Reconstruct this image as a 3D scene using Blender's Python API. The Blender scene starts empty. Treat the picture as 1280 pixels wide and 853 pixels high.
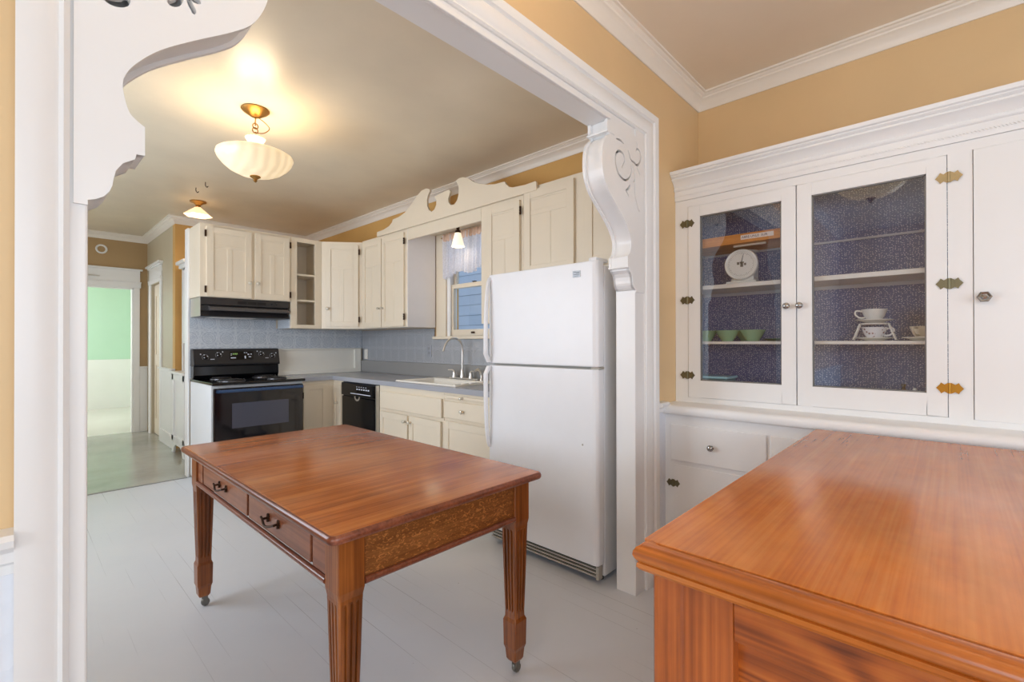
import bpy, bmesh, math, random
from mathutils import Vector, Matrix
random.seed(7)
PI = math.pi
C = bpy.context.scene.collection

# ------------------------------------------------------------------ helpers
def lin(c):
    c = c / 255.0
    return c / 12.92 if c <= 0.04045 else ((c + 0.055) / 1.055) ** 2.4
def rgb(r, g, b): return (lin(r), lin(g), lin(b), 1.0)

ORG = {}            # object name -> world origin of its root
def finish(bm):
    bmesh.ops.remove_doubles(bm, verts=bm.verts, dist=1e-6)
    bmesh.ops.recalc_face_normals(bm, faces=bm.faces)

def obj(name, bm, m, parent=None, smooth=False, bevel=0.0, seg=2, solid=0.0):
    """one mesh object; its vertices are authored in world coordinates"""
    finish(bm)
    me = bpy.data.meshes.new(name)
    o = bpy.data.objects.new(name, me)
    if parent is not None:
        org = ORG[parent.name]
    else:
        vs = [v.co for v in bm.verts]
        org = Vector(((min(v.x for v in vs) + max(v.x for v in vs)) / 2,
                      (min(v.y for v in vs) + max(v.y for v in vs)) / 2,
                      min(v.z for v in vs)))
        o.location = org
    for v in bm.verts: v.co -= org
    bm.to_mesh(me); bm.free()
    for mm in (m if isinstance(m, (list, tuple)) else [m]): me.materials.append(mm)
    C.objects.link(o)
    if parent is not None: o.parent = parent
    ORG[o.name] = org
    if smooth:
        for p in me.polygons: p.use_smooth = True
        try: me.set_sharp_from_angle(angle=math.radians(38))
        except Exception: pass
    if solid:
        s = o.modifiers.new('Solidify', 'SOLIDIFY'); s.thickness = solid; s.offset = 0
    if bevel:
        b = o.modifiers.new('Bevel', 'BEVEL'); b.width = bevel; b.segments = seg
        b.limit_method = 'ANGLE'; b.angle_limit = math.radians(40); b.harden_normals = False
    return o

def thing(name, label, cat, loc, group=None):
    o = bpy.data.objects.new(name, None); C.objects.link(o)
    o.empty_display_size = 0.1
    o.location = loc; ORG[o.name] = Vector(loc)
    o['label'] = label; o['category'] = cat
    if group: o['group'] = group
    return o
def tag(o, label, cat, group=None):
    o['label'] = label; o['category'] = cat
    if group: o['group'] = group
    return o
def struct(name, bm, m, parent=None, **k):
    o = obj(name, bm, m, parent, **k)
    if parent is None: o['kind'] = 'structure'
    return o
def dup(root, loc, label=None, group=None):
    def cp(o, par):
        c = o.copy(); C.objects.link(c)
        if par is not None: c.parent = par
        for ch in list(o.children): cp(ch, c)
        return c
    r = cp(root, None); r.location = loc
    ORG[r.name] = Vector(loc)
    if label: r['label'] = label
    if group: r['group'] = group
    return r

def B(): return bmesh.new()
def box(bm, x0, x1, y0, y1, z0, z1, M=None):
    r = bmesh.ops.create_cube(bm, size=1.0)
    for v in r['verts']:
        v.co = Vector(((x0 + x1) / 2 + v.co.x * (x1 - x0), (y0 + y1) / 2 + v.co.y * (y1 - y0), (z0 + z1) / 2 + v.co.z * (z1 - z0)))
        if M is not None: v.co = M @ v.co
    return bm
def bx(*a, **k): return box(B(), *a, **k)
def prism(bm, poly, mapf, h0, h1):
    """extrude a 2D polygon between heights h0 and h1; mapf(a,b,h) -> Vector"""
    lo = [bm.verts.new(mapf(a, b, h0)) for a, b in poly]
    hi = [bm.verts.new(mapf(a, b, h1)) for a, b in poly]
    n = len(poly)
    bm.faces.new(lo); bm.faces.new(hi[::-1])
    for i in range(n):
        j = (i + 1) % n
        bm.faces.new((lo[i], lo[j], hi[j], hi[i]))
    return bm
XY = lambda a, b, h: Vector((a, b, h))
XZ = lambda a, b, h: Vector((a, h, b))
YZ = lambda a, b, h: Vector((h, a, b))
def sweep(bm, path, prof, mapf, closed=False):
    """mitred moulding: profile (d,h), d along the in-plane left normal, h out of plane"""
    n = len(path); rings = []
    for i, p in enumerate(path):
        p = Vector(p)
        def dr(a, b):
            d = Vector(b) - Vector(a); d.normalize(); return d
        if closed: d0 = dr(path[i - 1], path[i]); d1 = dr(path[i], path[(i + 1) % n])
        else:
            d0 = dr(path[i - 1], path[i]) if i > 0 else None
            d1 = dr(path[i], path[i + 1]) if i < n - 1 else None
            d0 = d0 or d1; d1 = d1 or d0
        n0 = Vector((-d0.y, d0.x)); n1 = Vector((-d1.y, d1.x))
        m = (n0 + n1) / max(1e-6, 1 + n0.dot(n1))
        rings.append([bm.verts.new(mapf(p.x + m.x * d, p.y + m.y * d, h)) for d, h in prof])
    k = len(prof)
    for i in range(n if closed else n - 1):
        A, Bq = rings[i], rings[(i + 1) % n]
        for j in range(k):
            q = (j + 1) % k
            bm.faces.new((A[j], A[q], Bq[q], Bq[j]))
    if not closed:
        bm.faces.new(rings[0]); bm.faces.new(rings[-1][::-1])
    return bm
def loft(bm, rings, cap=True):
    rs = [[bm.verts.new(p) for p in r] for r in rings]
    k = len(rs[0])
    for A, Bq in zip(rs, rs[1:]):
        for j in range(k):
            q = (j + 1) % k
            bm.faces.new((A[j], A[q], Bq[q], Bq[j]))
    if cap:
        bm.faces.new(rs[0]); bm.faces.new(rs[-1][::-1])
    return bm
def lathe(bm, prof, M, n=24, closed=False):
    """profile (r, z) turned about local z, M places it"""
    rings = []
    for r, z in prof:
        rings.append([bm.verts.new(M @ Vector((max(r, 1e-5) * math.cos(2 * PI * i / n), max(r, 1e-5) * math.sin(2 * PI * i / n), z))) for i in range(n)])
    pairs = list(zip(rings, rings[1:]))
    if closed: pairs.append((rings[-1], rings[0]))
    for A, Bq in pairs:
        for j in range(n):
            q = (j + 1) % n
            bm.faces.new((A[j], A[q], Bq[q], Bq[j]))
    if not closed:
        bm.faces.new(rings[0]); bm.faces.new(rings[-1][::-1])
    return bm
def tube(bm, pts, r, n=8, closed=False):
    pts = [Vector(p) for p in pts]; N = len(pts)
    rad = r if isinstance(r, (list, tuple)) else [r] * N
    up = None; rings = []
    for i, p in enumerate(pts):
        if closed: d = pts[(i + 1) % N] - pts[i - 1]
        else: d = pts[min(i + 1, N - 1)] - pts[max(i - 1, 0)]
        d.normalize()
        if up is None:
            up = Vector((0, 0, 1)) if abs(d.z) < 0.9 else Vector((1, 0, 0))
        s = d.cross(up); s.normalize(); up = s.cross(d); up.normalize()
        rings.append([bm.verts.new(p + (s * math.cos(2 * PI * k / n) + up * math.sin(2 * PI * k / n)) * rad[i]) for k in range(n)])
    for i in range(N if closed else N - 1):
        A, Bq = rings[i], rings[(i + 1) % N]
        for j in range(n):
            q = (j + 1) % n
            bm.faces.new((A[j], A[q], Bq[q], Bq[j]))
    if not closed:
        bm.faces.new(rings[0]); bm.faces.new(rings[-1][::-1])
    return bm
def spline(pts, k=5, closed=False):
    pts = [Vector(p) for p in pts]; out = []; N = len(pts)
    for i in range(N if closed else N - 1):
        g = (lambda j: pts[j % N]) if closed else (lambda j: pts[max(0, min(N - 1, j))])
        p0, p1, p2, p3 = g(i - 1), g(i), g(i + 1), g(i + 2)
        for s in range(k):
            t = s / k
            out.append(0.5 * ((2 * p1) + (p2 - p0) * t + (2 * p0 - 5 * p1 + 4 * p2 - p3) * t * t + (3 * p1 - p0 - 3 * p2 + p3) * t ** 3))
    if not closed: out.append(pts[-1])
    return out
def frame(origin, u, n):
    """matrix: local x = u (along the front), local y = n (outward), local z = up"""
    u = Vector(u).normalized(); n = Vector(n).normalized(); z = Vector((0, 0, 1))
    return Matrix(((u.x, n.x, z.x, origin[0]), (u.y, n.y, z.y, origin[1]), (u.z, n.z, z.z, origin[2]), (0, 0, 0, 1)))
def axis(origin, n):
    """matrix with local z along n"""
    return Matrix.Translation(Vector(origin)) @ Vector(n).to_track_quat('Z', 'Y').to_matrix().to_4x4()

# ------------------------------------------------------------------ materials
def nt(name):
    m = bpy.data.materials.new(name); m.use_nodes = True
    t = m.node_tree; b = t.nodes['Principled BSDF']
    return m, t, b
def N(t, kind, **k):
    n = t.nodes.new(kind)
    for a, v in k.items():
        if a in n.inputs: n.inputs[a].default_value = v
        else: setattr(n, a, v)
    return n
def coord(t, scale=(1, 1, 1), out='Object', rot=(0, 0, 0)):
    tc = t.nodes.new('ShaderNodeTexCoord'); mp = t.nodes.new('ShaderNodeMapping')
    mp.inputs['Scale'].default_value = scale; mp.inputs['Rotation'].default_value = rot
    t.links.new(tc.outputs[out], mp.inputs['Vector']); return mp.outputs['Vector']
def ramp(t, fac, stops):
    r = t.nodes.new('ShaderNodeValToRGB'); e = r.color_ramp.elements
    e[0].position, e[0].color = stops[0]; e[1].position, e[1].color = stops[-1]
    for p, c in stops[1:-1]:
        q = e.new(p); q.color = c
    t.links.new(fac, r.inputs['Fac']); return r.outputs['Color']
def bump(t, b, h, strength, dist=0.002):
    n = t.nodes.new('ShaderNodeBump'); n.inputs['Strength'].default_value = strength; n.inputs['Distance'].default_value = dist
    t.links.new(h, n.inputs['Height']); t.links.new(n.outputs['Normal'], b.inputs['Normal']); return n
def paint(name, col, rough=0.5, var=0.04, bstr=0.12, bscale=60, spec=0.5, coat=0.0):
    m, t, b = nt(name)
    v = coord(t)
    n1 = N(t, 'ShaderNodeTexNoise', Scale=2.3, Detail=4.0); t.links.new(v, n1.inputs['Vector'])
    lo = tuple(c * (1 - var) for c in col[:3]) + (1,); hi = tuple(min(1, c * (1 + var)) for c in col[:3]) + (1,)
    t.links.new(ramp(t, n1.outputs['Fac'], [(0.3, lo), (0.7, hi)]), b.inputs['Base Color'])
    b.inputs['Roughness'].default_value = rough; b.inputs['Specular IOR Level'].default_value = spec
    b.inputs['Coat Weight'].default_value = coat; b.inputs['Coat Roughness'].default_value = 0.1
    if bstr:
        n2 = N(t, 'ShaderNodeTexNoise', Scale=float(bscale), Detail=3.0); t.links.new(v, n2.inputs['Vector'])
        bump(t, b, n2.outputs['Fac'], bstr)
    return m
def plain(name, col, rough=0.4, metal=0.0, **k):
    m, t, b = nt(name)
    v = coord(t); n1 = N(t, 'ShaderNodeTexNoise', Scale=9.0, Detail=3.0); t.links.new(v, n1.inputs['Vector'])
    lo = tuple(c * 0.985 for c in col[:3]) + (1,)
    t.links.new(ramp(t, n1.outputs['Fac'], [(0.35, lo), (0.65, col)]), b.inputs['Base Color'])
    b.inputs['Roughness'].default_value = rough; b.inputs['Metallic'].default_value = metal
    for a, x in k.items(): b.inputs[a.replace('_', ' ')].default_value = x
    return m
def wood(name, dark, mid, light, axis='X', rough=0.28, scale=1.0, wear=0.0, rays=False, cath=0.0, bstr=0.012):
    m, t, b = nt(name)
    s = {'X': (1.2, 26, 26), 'Y': (26, 1.2, 26), 'Z': (26, 26, 1.2)}[axis]
    v = coord(t, tuple(q * scale for q in s))
    g = N(t, 'ShaderNodeTexNoise', Scale=1.0, Detail=6.0, Roughness=0.6, Distortion=0.4); t.links.new(v, g.inputs['Vector'])
    s2 = {'X': (1.5, 130, 130), 'Y': (130, 1.5, 130), 'Z': (130, 130, 1.5)}[axis]
    v2 = coord(t, tuple(q * scale for q in s2))
    f = N(t, 'ShaderNodeTexNoise', Scale=1.0, Detail=3.0); t.links.new(v2, f.inputs['Vector'])
    big = N(t, 'ShaderNodeTexNoise', Scale=3.0, Detail=4.0); t.links.new(coord(t), big.inputs['Vector'])
    mx = N(t, 'ShaderNodeMath', operation='MULTIPLY_ADD'); mx.inputs[1].default_value = 0.55
    t.links.new(g.outputs['Fac'], mx.inputs[0])
    m2 = N(t, 'ShaderNodeMath', operation='MULTIPLY'); m2.inputs[1].default_value = 0.45
    t.links.new(f.outputs['Fac'], m2.inputs[0]); t.links.new(m2.outputs[0], mx.inputs[2])
    fac = mx.outputs[0]
    if cath:
        cs = {'X': (0.9, 5.5, 5.5), 'Y': (5.5, 0.9, 5.5), 'Z': (5.5, 5.5, 0.9)}[axis]
        cv = coord(t, cs)
        c0 = N(t, 'ShaderNodeTexNoise', Scale=1.0, Detail=1.5, Distortion=0.3); t.links.new(cv, c0.inputs['Vector'])
        c1 = N(t, 'ShaderNodeMath', operation='MULTIPLY'); c1.inputs[1].default_value = 95.0; t.links.new(c0.outputs['Fac'], c1.inputs[0])
        c2 = N(t, 'ShaderNodeMath', operation='SINE'); t.links.new(c1.outputs[0], c2.inputs[0])
        cn = N(t, 'ShaderNodeMapRange'); cn.inputs['From Min'].default_value = -1.0; cn.inputs['To Min'].default_value = 0.28; cn.inputs['To Max'].default_value = 0.72; t.links.new(c2.outputs[0], cn.inputs['Value'])
        a = N(t, 'ShaderNodeMath', operation='MULTIPLY_ADD'); a.inputs[1].default_value = cath
        t.links.new(cn.outputs['Result'], a.inputs[0])
        s_ = N(t, 'ShaderNodeMath', operation='MULTIPLY'); s_.inputs[1].default_value = 1 - cath
        t.links.new(fac, s_.inputs[0]); t.links.new(s_.outputs[0], a.inputs[2]); fac = a.outputs[0]
    col = ramp(t, fac, [(0.33, dark), (0.5, mid), (0.68, light)])
    if rays:
        rv = coord(t, {'X': (60, 80, 125), 'Y': (80, 60, 125), 'Z': (80, 80, 60)}[axis], rot=(0.25, 0.3, 0.2))
        rn = N(t, 'ShaderNodeTexNoise', Scale=1.0, Detail=2.0, Distortion=1.6); t.links.new(rv, rn.inputs['Vector'])
        msk = ramp(t, rn.outputs['Fac'], [(0.55, (0, 0, 0, 1)), (0.62, (1, 1, 1, 1))])
        mi = t.nodes.new('ShaderNodeMix'); mi.data_type = 'RGBA'
        t.links.new(msk, mi.inputs['Factor']); t.links.new(col, mi.inputs['A'])
        mi.inputs['B'].default_value = tuple(min(1, c * 1.6) for c in light[:3]) + (1,)
        col = mi.outputs['Result']
    if wear:
        wn = N(t, 'ShaderNodeTexNoise', Scale=3.5, Detail=3.0, Roughness=0.5); t.links.new(coord(t, (0.7, 1.3, 1)), wn.inputs['Vector'])
        wm = ramp(t, wn.outputs['Fac'], [(0.42, (0, 0, 0, 1)), (0.72, (wear, wear, wear, 1))])
        mi = t.nodes.new('ShaderNodeMix'); mi.data_type = 'RGBA'
        t.links.new(wm, mi.inputs['Factor']); t.links.new(col, mi.inputs['A'])
        mi.inputs['B'].default_value = rgb(226, 162, 112); col = mi.outputs['Result']
    b.inputs['Roughness'].default_value = rough
    # slow tone drift over the board
    hs = t.nodes.new('ShaderNodeHueSaturation')
    vr = N(t, 'ShaderNodeMapRange'); vr.inputs['From Min'].default_value = 0.25; vr.inputs['From Max'].default_value = 0.75; vr.inputs['To Min'].default_value = 0.72; vr.inputs['To Max'].default_value = 1.14
    md_ = N(t, 'ShaderNodeTexNoise', Scale=22.0, Detail=4.0); t.links.new(coord(t, (0.8, 1.4, 1)), md_.inputs['Vector'])
    mm_ = N(t, 'ShaderNodeMath', operation='MULTIPLY_ADD'); mm_.inputs[1].default_value = 0.35; t.links.new(md_.outputs['Fac'], mm_.inputs[0])
    bb_ = N(t, 'ShaderNodeMath', operation='MULTIPLY'); bb_.inputs[1].default_value = 0.65; t.links.new(big.outputs['Fac'], bb_.inputs[0]); t.links.new(bb_.outputs[0], mm_.inputs[2])
    t.links.new(mm_.outputs[0], vr.inputs['Value']); t.links.new(vr.outputs['Result'], hs.inputs['Value'])
    t.links.new(col, hs.inputs['Color']); t.links.new(hs.outputs['Color'], b.inputs['Base Color'])
    if bstr: bump(t, b, fac, bstr, 0.001)
    b.inputs['Coat Weight'].default_value = 0.25 if bstr else 0.0; b.inputs['Coat Roughness'].default_value = 0.15
    return m
def glass(name, tint=(1, 1, 1, 1), rough=0.0, refl=1.0):
    m = bpy.data.materials.new(name); m.use_nodes = True; t = m.node_tree
    for n in list(t.nodes):
        if n.type != 'OUTPUT_MATERIAL': t.nodes.remove(n)
    out = [n for n in t.nodes if n.type == 'OUTPUT_MATERIAL'][0]
    tr = N(t, 'ShaderNodeBsdfTransparent', Color=tint); gl = N(t, 'ShaderNodeBsdfGlossy', Roughness=rough)
    gl.inputs['Color'].default_value = (1, 1, 1, 1)
    fr = N(t, 'ShaderNodeFresnel', IOR=1.5); mu = N(t, 'ShaderNodeMath', operation='MULTIPLY'); mu.inputs[1].default_value = refl
    ge = t.nodes.new('ShaderNodeNewGeometry'); sb_ = N(t, 'ShaderNodeMath', operation='SUBTRACT'); sb_.inputs[0].default_value = 1.0
    t.links.new(ge.outputs['Backfacing'], sb_.inputs[1]); m0 = N(t, 'ShaderNodeMath', operation='MULTIPLY')
    t.links.new(fr.outputs[0], m0.inputs[0]); t.links.new(sb_.outputs[0], m0.inputs[1]); t.links.new(m0.outputs[0], mu.inputs[0])
    mx = t.nodes.new('ShaderNodeMixShader')
    t.links.new(mu.outputs[0], mx.inputs[0]); t.links.new(tr.outputs[0], mx.inputs[1]); t.links.new(gl.outputs[0], mx.inputs[2])
    t.links.new(mx.outputs[0], out.inputs['Surface'])
    return m
def emis_pattern(name, col, lo, hi, base):
    m, t, b = nt(name)
    b.inputs['Base Color'].default_value = base; b.inputs['Roughness'].default_value = 0.3
    b.inputs['Emission Color'].default_value = col
    w_ = N(t, 'ShaderNodeTexWave', Scale=5.0, Distortion=5.0, Detail=1.0); t.links.new(coord(t, (1, 1, 1.5)), w_.inputs['Vector'])
    mr = N(t, 'ShaderNodeMapRange'); mr.inputs['To Min'].default_value = lo; mr.inputs['To Max'].default_value = hi
    t.links.new(w_.outputs['Fac'], mr.inputs['Value']); t.links.new(mr.outputs['Result'], b.inputs['Emission Strength'])
    return m
def emis(name, col, strength, base=(0.9, 0.85, 0.75, 1)):
    m, t, b = nt(name)
    b.inputs['Base Color'].default_value = base; b.inputs['Roughness'].default_value = 0.25
    b.inputs['Emission Color'].default_value = col; b.inputs['Emission Strength'].default_value = strength
    return m

M_trim = paint('white_trim_paint', rgb(237, 236, 235), 0.32, 0.02, 0.10, 40)
M_trimwarm = paint('white_crown_paint', rgb(240, 232, 222), 0.35, 0.02, 0.08, 40)
M_wall = paint('tan_wall_paint', rgb(222, 190, 144), 0.5, 0.04, 0.10, 90)
M_wallk = paint('golden_wall_paint', rgb(214, 168, 100), 0.5, 0.05, 0.12, 60)
M_hallwall = paint('hall_wall_paint', rgb(196, 184, 160), 0.45, 0.03, 0.08, 60)
M_halltan = paint('hall_tan_paint', rgb(176, 146, 104), 0.5, 0.04, 0.08, 60)
M_green = paint('mint_wall_paint', rgb(190, 222, 200), 0.55, 0.02, 0.05, 60)
M_cream = paint('cream_cabinet_paint', rgb(229, 216, 195), 0.35, 0.025, 0.10, 50)
M_ceil = paint('kitchen_ceiling_paint', rgb(226, 213, 190), 0.33, 0.05, 0.30, 14)
M_ceild = paint('dining_ceiling_paint', rgb(240, 226, 208), 0.5, 0.03, 0.1, 20)
M_white = plain('appliance_white', rgb(236, 236, 238), 0.28)
M_whiteside = plain('appliance_side_white', rgb(226, 228, 230), 0.35)
M_black = plain('glossy_black', rgb(9, 9, 13), 0.12)
M_blackm = plain('satin_black', rgb(30, 30, 34), 0.35)
M_ovenglass = plain('oven_glass', rgb(20, 17, 22), 0.06, Specular_IOR_Level=0.7)
M_ovenwin = plain('oven_window', rgb(74, 76, 90), 0.12)
M_chrome = plain('brushed_chrome', rgb(226, 222, 216), 0.3, 0.85)
M_bronze = plain('dark_bronze', rgb(70, 52, 40), 0.4, 0.9)
M_brass = plain('aged_brass', rgb(176, 132, 70), 0.35, 0.9)
M_antbrass = plain('antique_hinge_brass', rgb(120, 112, 86), 0.42, 0.8)
M_gold = plain('gold_hinge', rgb(170, 120, 42), 0.38, 0.85)
M_greycounter = plain('grey_worktop', rgb(168, 170, 178), 0.22)
M_upst = paint('pale_panel_paint', rgb(238, 234, 224), 0.4)
M_porc = plain('porcelain', rgb(240, 236, 228), 0.15)
M_jade = plain('green_milk_glass', rgb(150, 184, 146), 0.2)
M_teal = plain('teal_glass', rgb(140, 205, 210), 0.1, Transmission_Weight=0.5)
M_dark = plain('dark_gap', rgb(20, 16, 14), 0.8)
M_glass = glass('cabinet_glass', (0.95, 0.97, 0.99, 1), 0.0, 3.4)
M_winglass = glass('window_glass', (0.93, 0.97, 1, 1), 0.0, 1.0)
M_knobk = plain('pale_glass_knob', rgb(214, 206, 190), 0.15, 0.2)
M_knob = plain('clear_glass_knob', rgb(150, 146, 142), 0.1, 0.8)
M_grille = plain('grille_beige', rgb(176, 170, 158), 0.45)
M_badge = plain('badge_grey', rgb(150, 150, 152), 0.3, 0.4)
M_ink = plain('ink', rgb(70, 56, 90), 0.6)
M_printw = plain('white_print', rgb(215, 220, 232), 0.5)
M_casterglass = plain('caster', rgb(120, 118, 112), 0.3, 0.6)

OAK = (rgb(118, 54, 22), rgb(172, 90, 42), rgb(204, 120, 62))
OAKT = (rgb(160, 88, 36), rgb(194, 112, 46), rgb(212, 136, 66))
M_tabletop = wood('oak_tabletop', rgb(140, 72, 28), rgb(184, 102, 40), rgb(208, 130, 62), axis='X', rough=0.20, wear=0.35, bstr=0)
M_apron = wood('quartered_oak', rgb(100, 56, 24), rgb(132, 78, 36), rgb(156, 100, 52), axis='X', rough=0.32, rays=True)
M_aprony = wood('quartered_oak_side', rgb(112, 60, 38), rgb(146, 86, 56), rgb(170, 108, 72), axis='Y', rough=0.3)
M_leg = wood('oak_leg', rgb(84, 42, 14), rgb(140, 76, 28), rgb(174, 104, 46), axis='Z', rough=0.32)
M_lip = wood('oak_edge', rgb(96, 48, 30), rgb(130, 70, 46), rgb(156, 90, 62), axis='Y', rough=0.28)
M_sbtop = wood('sideboard_top_oak', rgb(190, 100, 36), rgb(214, 124, 48), rgb(226, 146, 70), axis='X', rough=0.24, wear=0.4, bstr=0)
M_sbedge = wood('sideboard_edge_oak', rgb(146, 72, 22), rgb(196, 108, 38), rgb(218, 136, 58), axis='Y', rough=0.25)
M_sbface = wood('sideboard_face_oak', rgb(112, 50, 12), rgb(184, 94, 28), rgb(208, 120, 46), axis='Y', rough=0.28, cath=0.42)
M_sbpost = wood('sideboard_post_oak', rgb(146, 72, 22), rgb(184, 96, 34), rgb(206, 118, 50), axis='Z', rough=0.28)
M_traywood = wood('pine_tray', rgb(196, 112, 40), rgb(222, 140, 62), rgb(236, 160, 86), axis='Y', rough=0.4)

def floor_mat(name, c1, c2, rough, plank=True):
    m, t, b = nt(name)
    v = coord(t)
    n1 = N(t, 'ShaderNodeTexNoise', Scale=1.3, Detail=6.0, Roughness=0.6); t.links.new(v, n1.inputs['Vector'])
    col = ramp(t, n1.outputs['Fac'], [(0.3, c1), (0.7, c2)])
    r = ramp(t, n1.outputs['Fac'], [(0.3, (rough * 0.97,) * 3 + (1,)), (0.7, (rough * 1.05,) * 3 + (1,))])
    t.links.new(r, b.inputs['Roughness'])
    if plank:
        sp = t.nodes.new('ShaderNodeSeparateXYZ'); t.links.new(v, sp.inputs[0])
        d = N(t, 'ShaderNodeMath', operation='DIVIDE'); d.inputs[1].default_value = 0.083; t.links.new(sp.outputs['X'], d.inputs[0])
        f = N(t, 'ShaderNodeMath', operation='FRACT'); t.links.new(d.outputs[0], f.inputs[0])
        lt = N(t, 'ShaderNodeMath', operation='LESS_THAN'); lt.inputs[1].default_value = 0.028; t.links.new(f.outputs[0], lt.inputs[0])
        # the gaps are open only along stretches
        n2 = N(t, 'ShaderNodeTexNoise', Scale=1.0, Detail=3.0); t.links.new(coord(t, (9, 1.3, 1)), n2.inputs['Vector'])
        op = ramp(t, n2.outputs['Fac'], [(0.48, (0.0, 0.0, 0.0, 1)), (0.66, (0.55, 0.55, 0.55, 1))])
        mu = N(t, 'ShaderNodeMath', operation='MULTIPLY'); t.links.new(lt.outputs[0], mu.inputs[0]); t.links.new(op, mu.inputs[1])
        mi = t.nodes.new('ShaderNodeMix'); mi.data_type = 'RGBA'
        t.links.new(mu.outputs[0], mi.inputs['Factor']); t.links.new(col, mi.inputs['A']); mi.inputs['B'].default_value = rgb(112, 112, 118)
        col = mi.outputs['Result']
        n3 = N(t, 'ShaderNodeTexNoise', Scale=60.0, Detail=1.0); t.links.new(v, n3.inputs['Vector'])
        sp2 = ramp(t, n3.outputs['Fac'], [(0.80, (0, 0, 0, 1)), (0.82, (0.6, 0.6, 0.6, 1))])
        mi2 = t.nodes.new('ShaderNodeMix'); mi2.data_type = 'RGBA'
        t.links.new(sp2, mi2.inputs['Factor']); t.links.new(col, mi2.inputs['A']); mi2.inputs['B'].default_value = rgb(120, 118, 116)
        col = mi2.outputs['Result']
        sb = N(t, 'ShaderNodeMath', operation='SUBTRACT'); sb.inputs[0].default_value = 1.0; t.links.new(mu.outputs[0], sb.inputs[1])
        bump(t, b, sb.outputs[0], 0.10, 0.001)
    else:
        n3 = N(t, 'ShaderNodeTexNoise', Scale=5.0, Detail=3.0); t.links.new(coord(t, (3, 1, 1)), n3.inputs['Vector'])
        bump(t, b, n3.outputs['Fac'], 0.15, 0.004)
    t.links.new(col, b.inputs['Base Color'])
    return m
M_floor = floor_mat('painted_plank_floor', rgb(206, 210, 217), rgb(215, 217, 222), 0.37)
M_floorhall = floor_mat('worn_glossy_hall_floor', rgb(150, 150, 142), rgb(186, 186, 178), 0.20, plank=False)
M_floorgreen = floor_mat('pale_floor', rgb(214, 208, 204), rgb(226, 222, 218), 0.3, plank=False)

def tin_mat(name, c1, c2, plane):
    m, t, b = nt(name)
    tc = t.nodes.new('ShaderNodeTexCoord'); sp = t.nodes.new('ShaderNodeSeparateXYZ'); t.links.new(tc.outputs['Object'], sp.inputs[0])
    a_, b_ = {'XZ': ('X', 'Z'), 'YZ': ('Y', 'Z')}[plane]
    def tri(o, s):
        d = N(t, 'ShaderNodeMath', operation='DIVIDE'); d.inputs[1].default_value = s; t.links.new(sp.outputs[o], d.inputs[0])
        f = N(t, 'ShaderNodeMath', operation='FRACT'); t.links.new(d.outputs[0], f.inputs[0])
        q = N(t, 'ShaderNodeMath', operation='SUBTRACT'); q.inputs[1].default_value = 0.5; t.links.new(f.outputs[0], q.inputs[0])
        ab = N(t, 'ShaderNodeMath', operation='ABSOLUTE'); t.links.new(q.outputs[0], ab.inputs[0]); return ab.outputs[0]
    u, w = tri(a_, 0.152), tri(b_, 0.152)
    mx = N(t, 'ShaderNodeMath', operation='MAXIMUM'); t.links.new(u, mx.inputs[0]); t.links.new(w, mx.inputs[1])
    rib = ramp(t, mx.outputs[0], [(0.40, (0, 0, 0, 1)), (0.44, (1, 1, 1, 1)), (0.475, (0.3, 0.3, 0.3, 1)), (0.5, (0.9, 0.9, 0.9, 1))])
    # pressed scrollwork inside each tile
    mul = N(t, 'ShaderNodeMath', operation='MULTIPLY'); t.links.new(u, mul.inputs[0]); t.links.new(w, mul.inputs[1])
    sn = N(t, 'ShaderNodeMath', operation='MULTIPLY'); sn.inputs[1].default_value = 120.0; t.links.new(mul.outputs[0], sn.inputs[0])
    s2 = N(t, 'ShaderNodeMath', operation='SINE'); t.links.new(sn.outputs[0], s2.inputs[0])
    ad = N(t, 'ShaderNodeMath', operation='ADD'); t.links.new(u, ad.inputs[0]); t.links.new(w, ad.inputs[1])
    s3 = N(t, 'ShaderNodeMath', operation='MULTIPLY'); s3.inputs[1].default_value = 60.0; t.links.new(ad.outputs[0], s3.inputs[0])
    s4 = N(t, 'ShaderNodeMath', operation='SINE'); t.links.new(s3.outputs[0], s4.inputs[0])
    s5 = N(t, 'ShaderNodeMath', operation='MULTIPLY'); t.links.new(s2.outputs[0], s5.inputs[0]); t.links.new(s4.outputs[0], s5.inputs[1])
    s6 = N(t, 'ShaderNodeMath', operation='MULTIPLY_ADD'); s6.inputs[1].default_value = 0.3; t.links.new(s5.outputs[0], s6.inputs[0]); rb_ = N(t, 'ShaderNodeMath', operation='MULTIPLY'); rb_.inputs[1].default_value = 0.34; t.links.new(rib, rb_.inputs[0]); t.links.new(rb_.outputs[0], s6.inputs[2])
    vn = N(t, 'ShaderNodeTexNoise', Scale=110.0, Detail=2.0); t.links.new(tc.outputs['Object'], vn.inputs['Vector'])
    s7 = N(t, 'ShaderNodeMath', operation='MULTIPLY_ADD'); s7.inputs[1].default_value = 0.95; t.links.new(vn.outputs['Fac'], s7.inputs[0]); t.links.new(s6.outputs[0], s7.inputs[2])
    t.links.new(ramp(t, s7.outputs[0], [(0.1, c1), (1.0, c2)]), b.inputs['Base Color'])
    bump(t, b, s7.outputs[0], 0.7, 0.003)
    b.inputs['Roughness'].default_value = 0.38; b.inputs['Metallic'].default_value = 0.25
    return m
M_tin = tin_mat('pressed_tin', rgb(168, 178, 192), rgb(232, 236, 240), 'XZ')
M_tiny = tin_mat('pressed_tin_window_wall', rgb(150, 152, 158), rgb(192, 194, 198), 'YZ')
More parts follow.
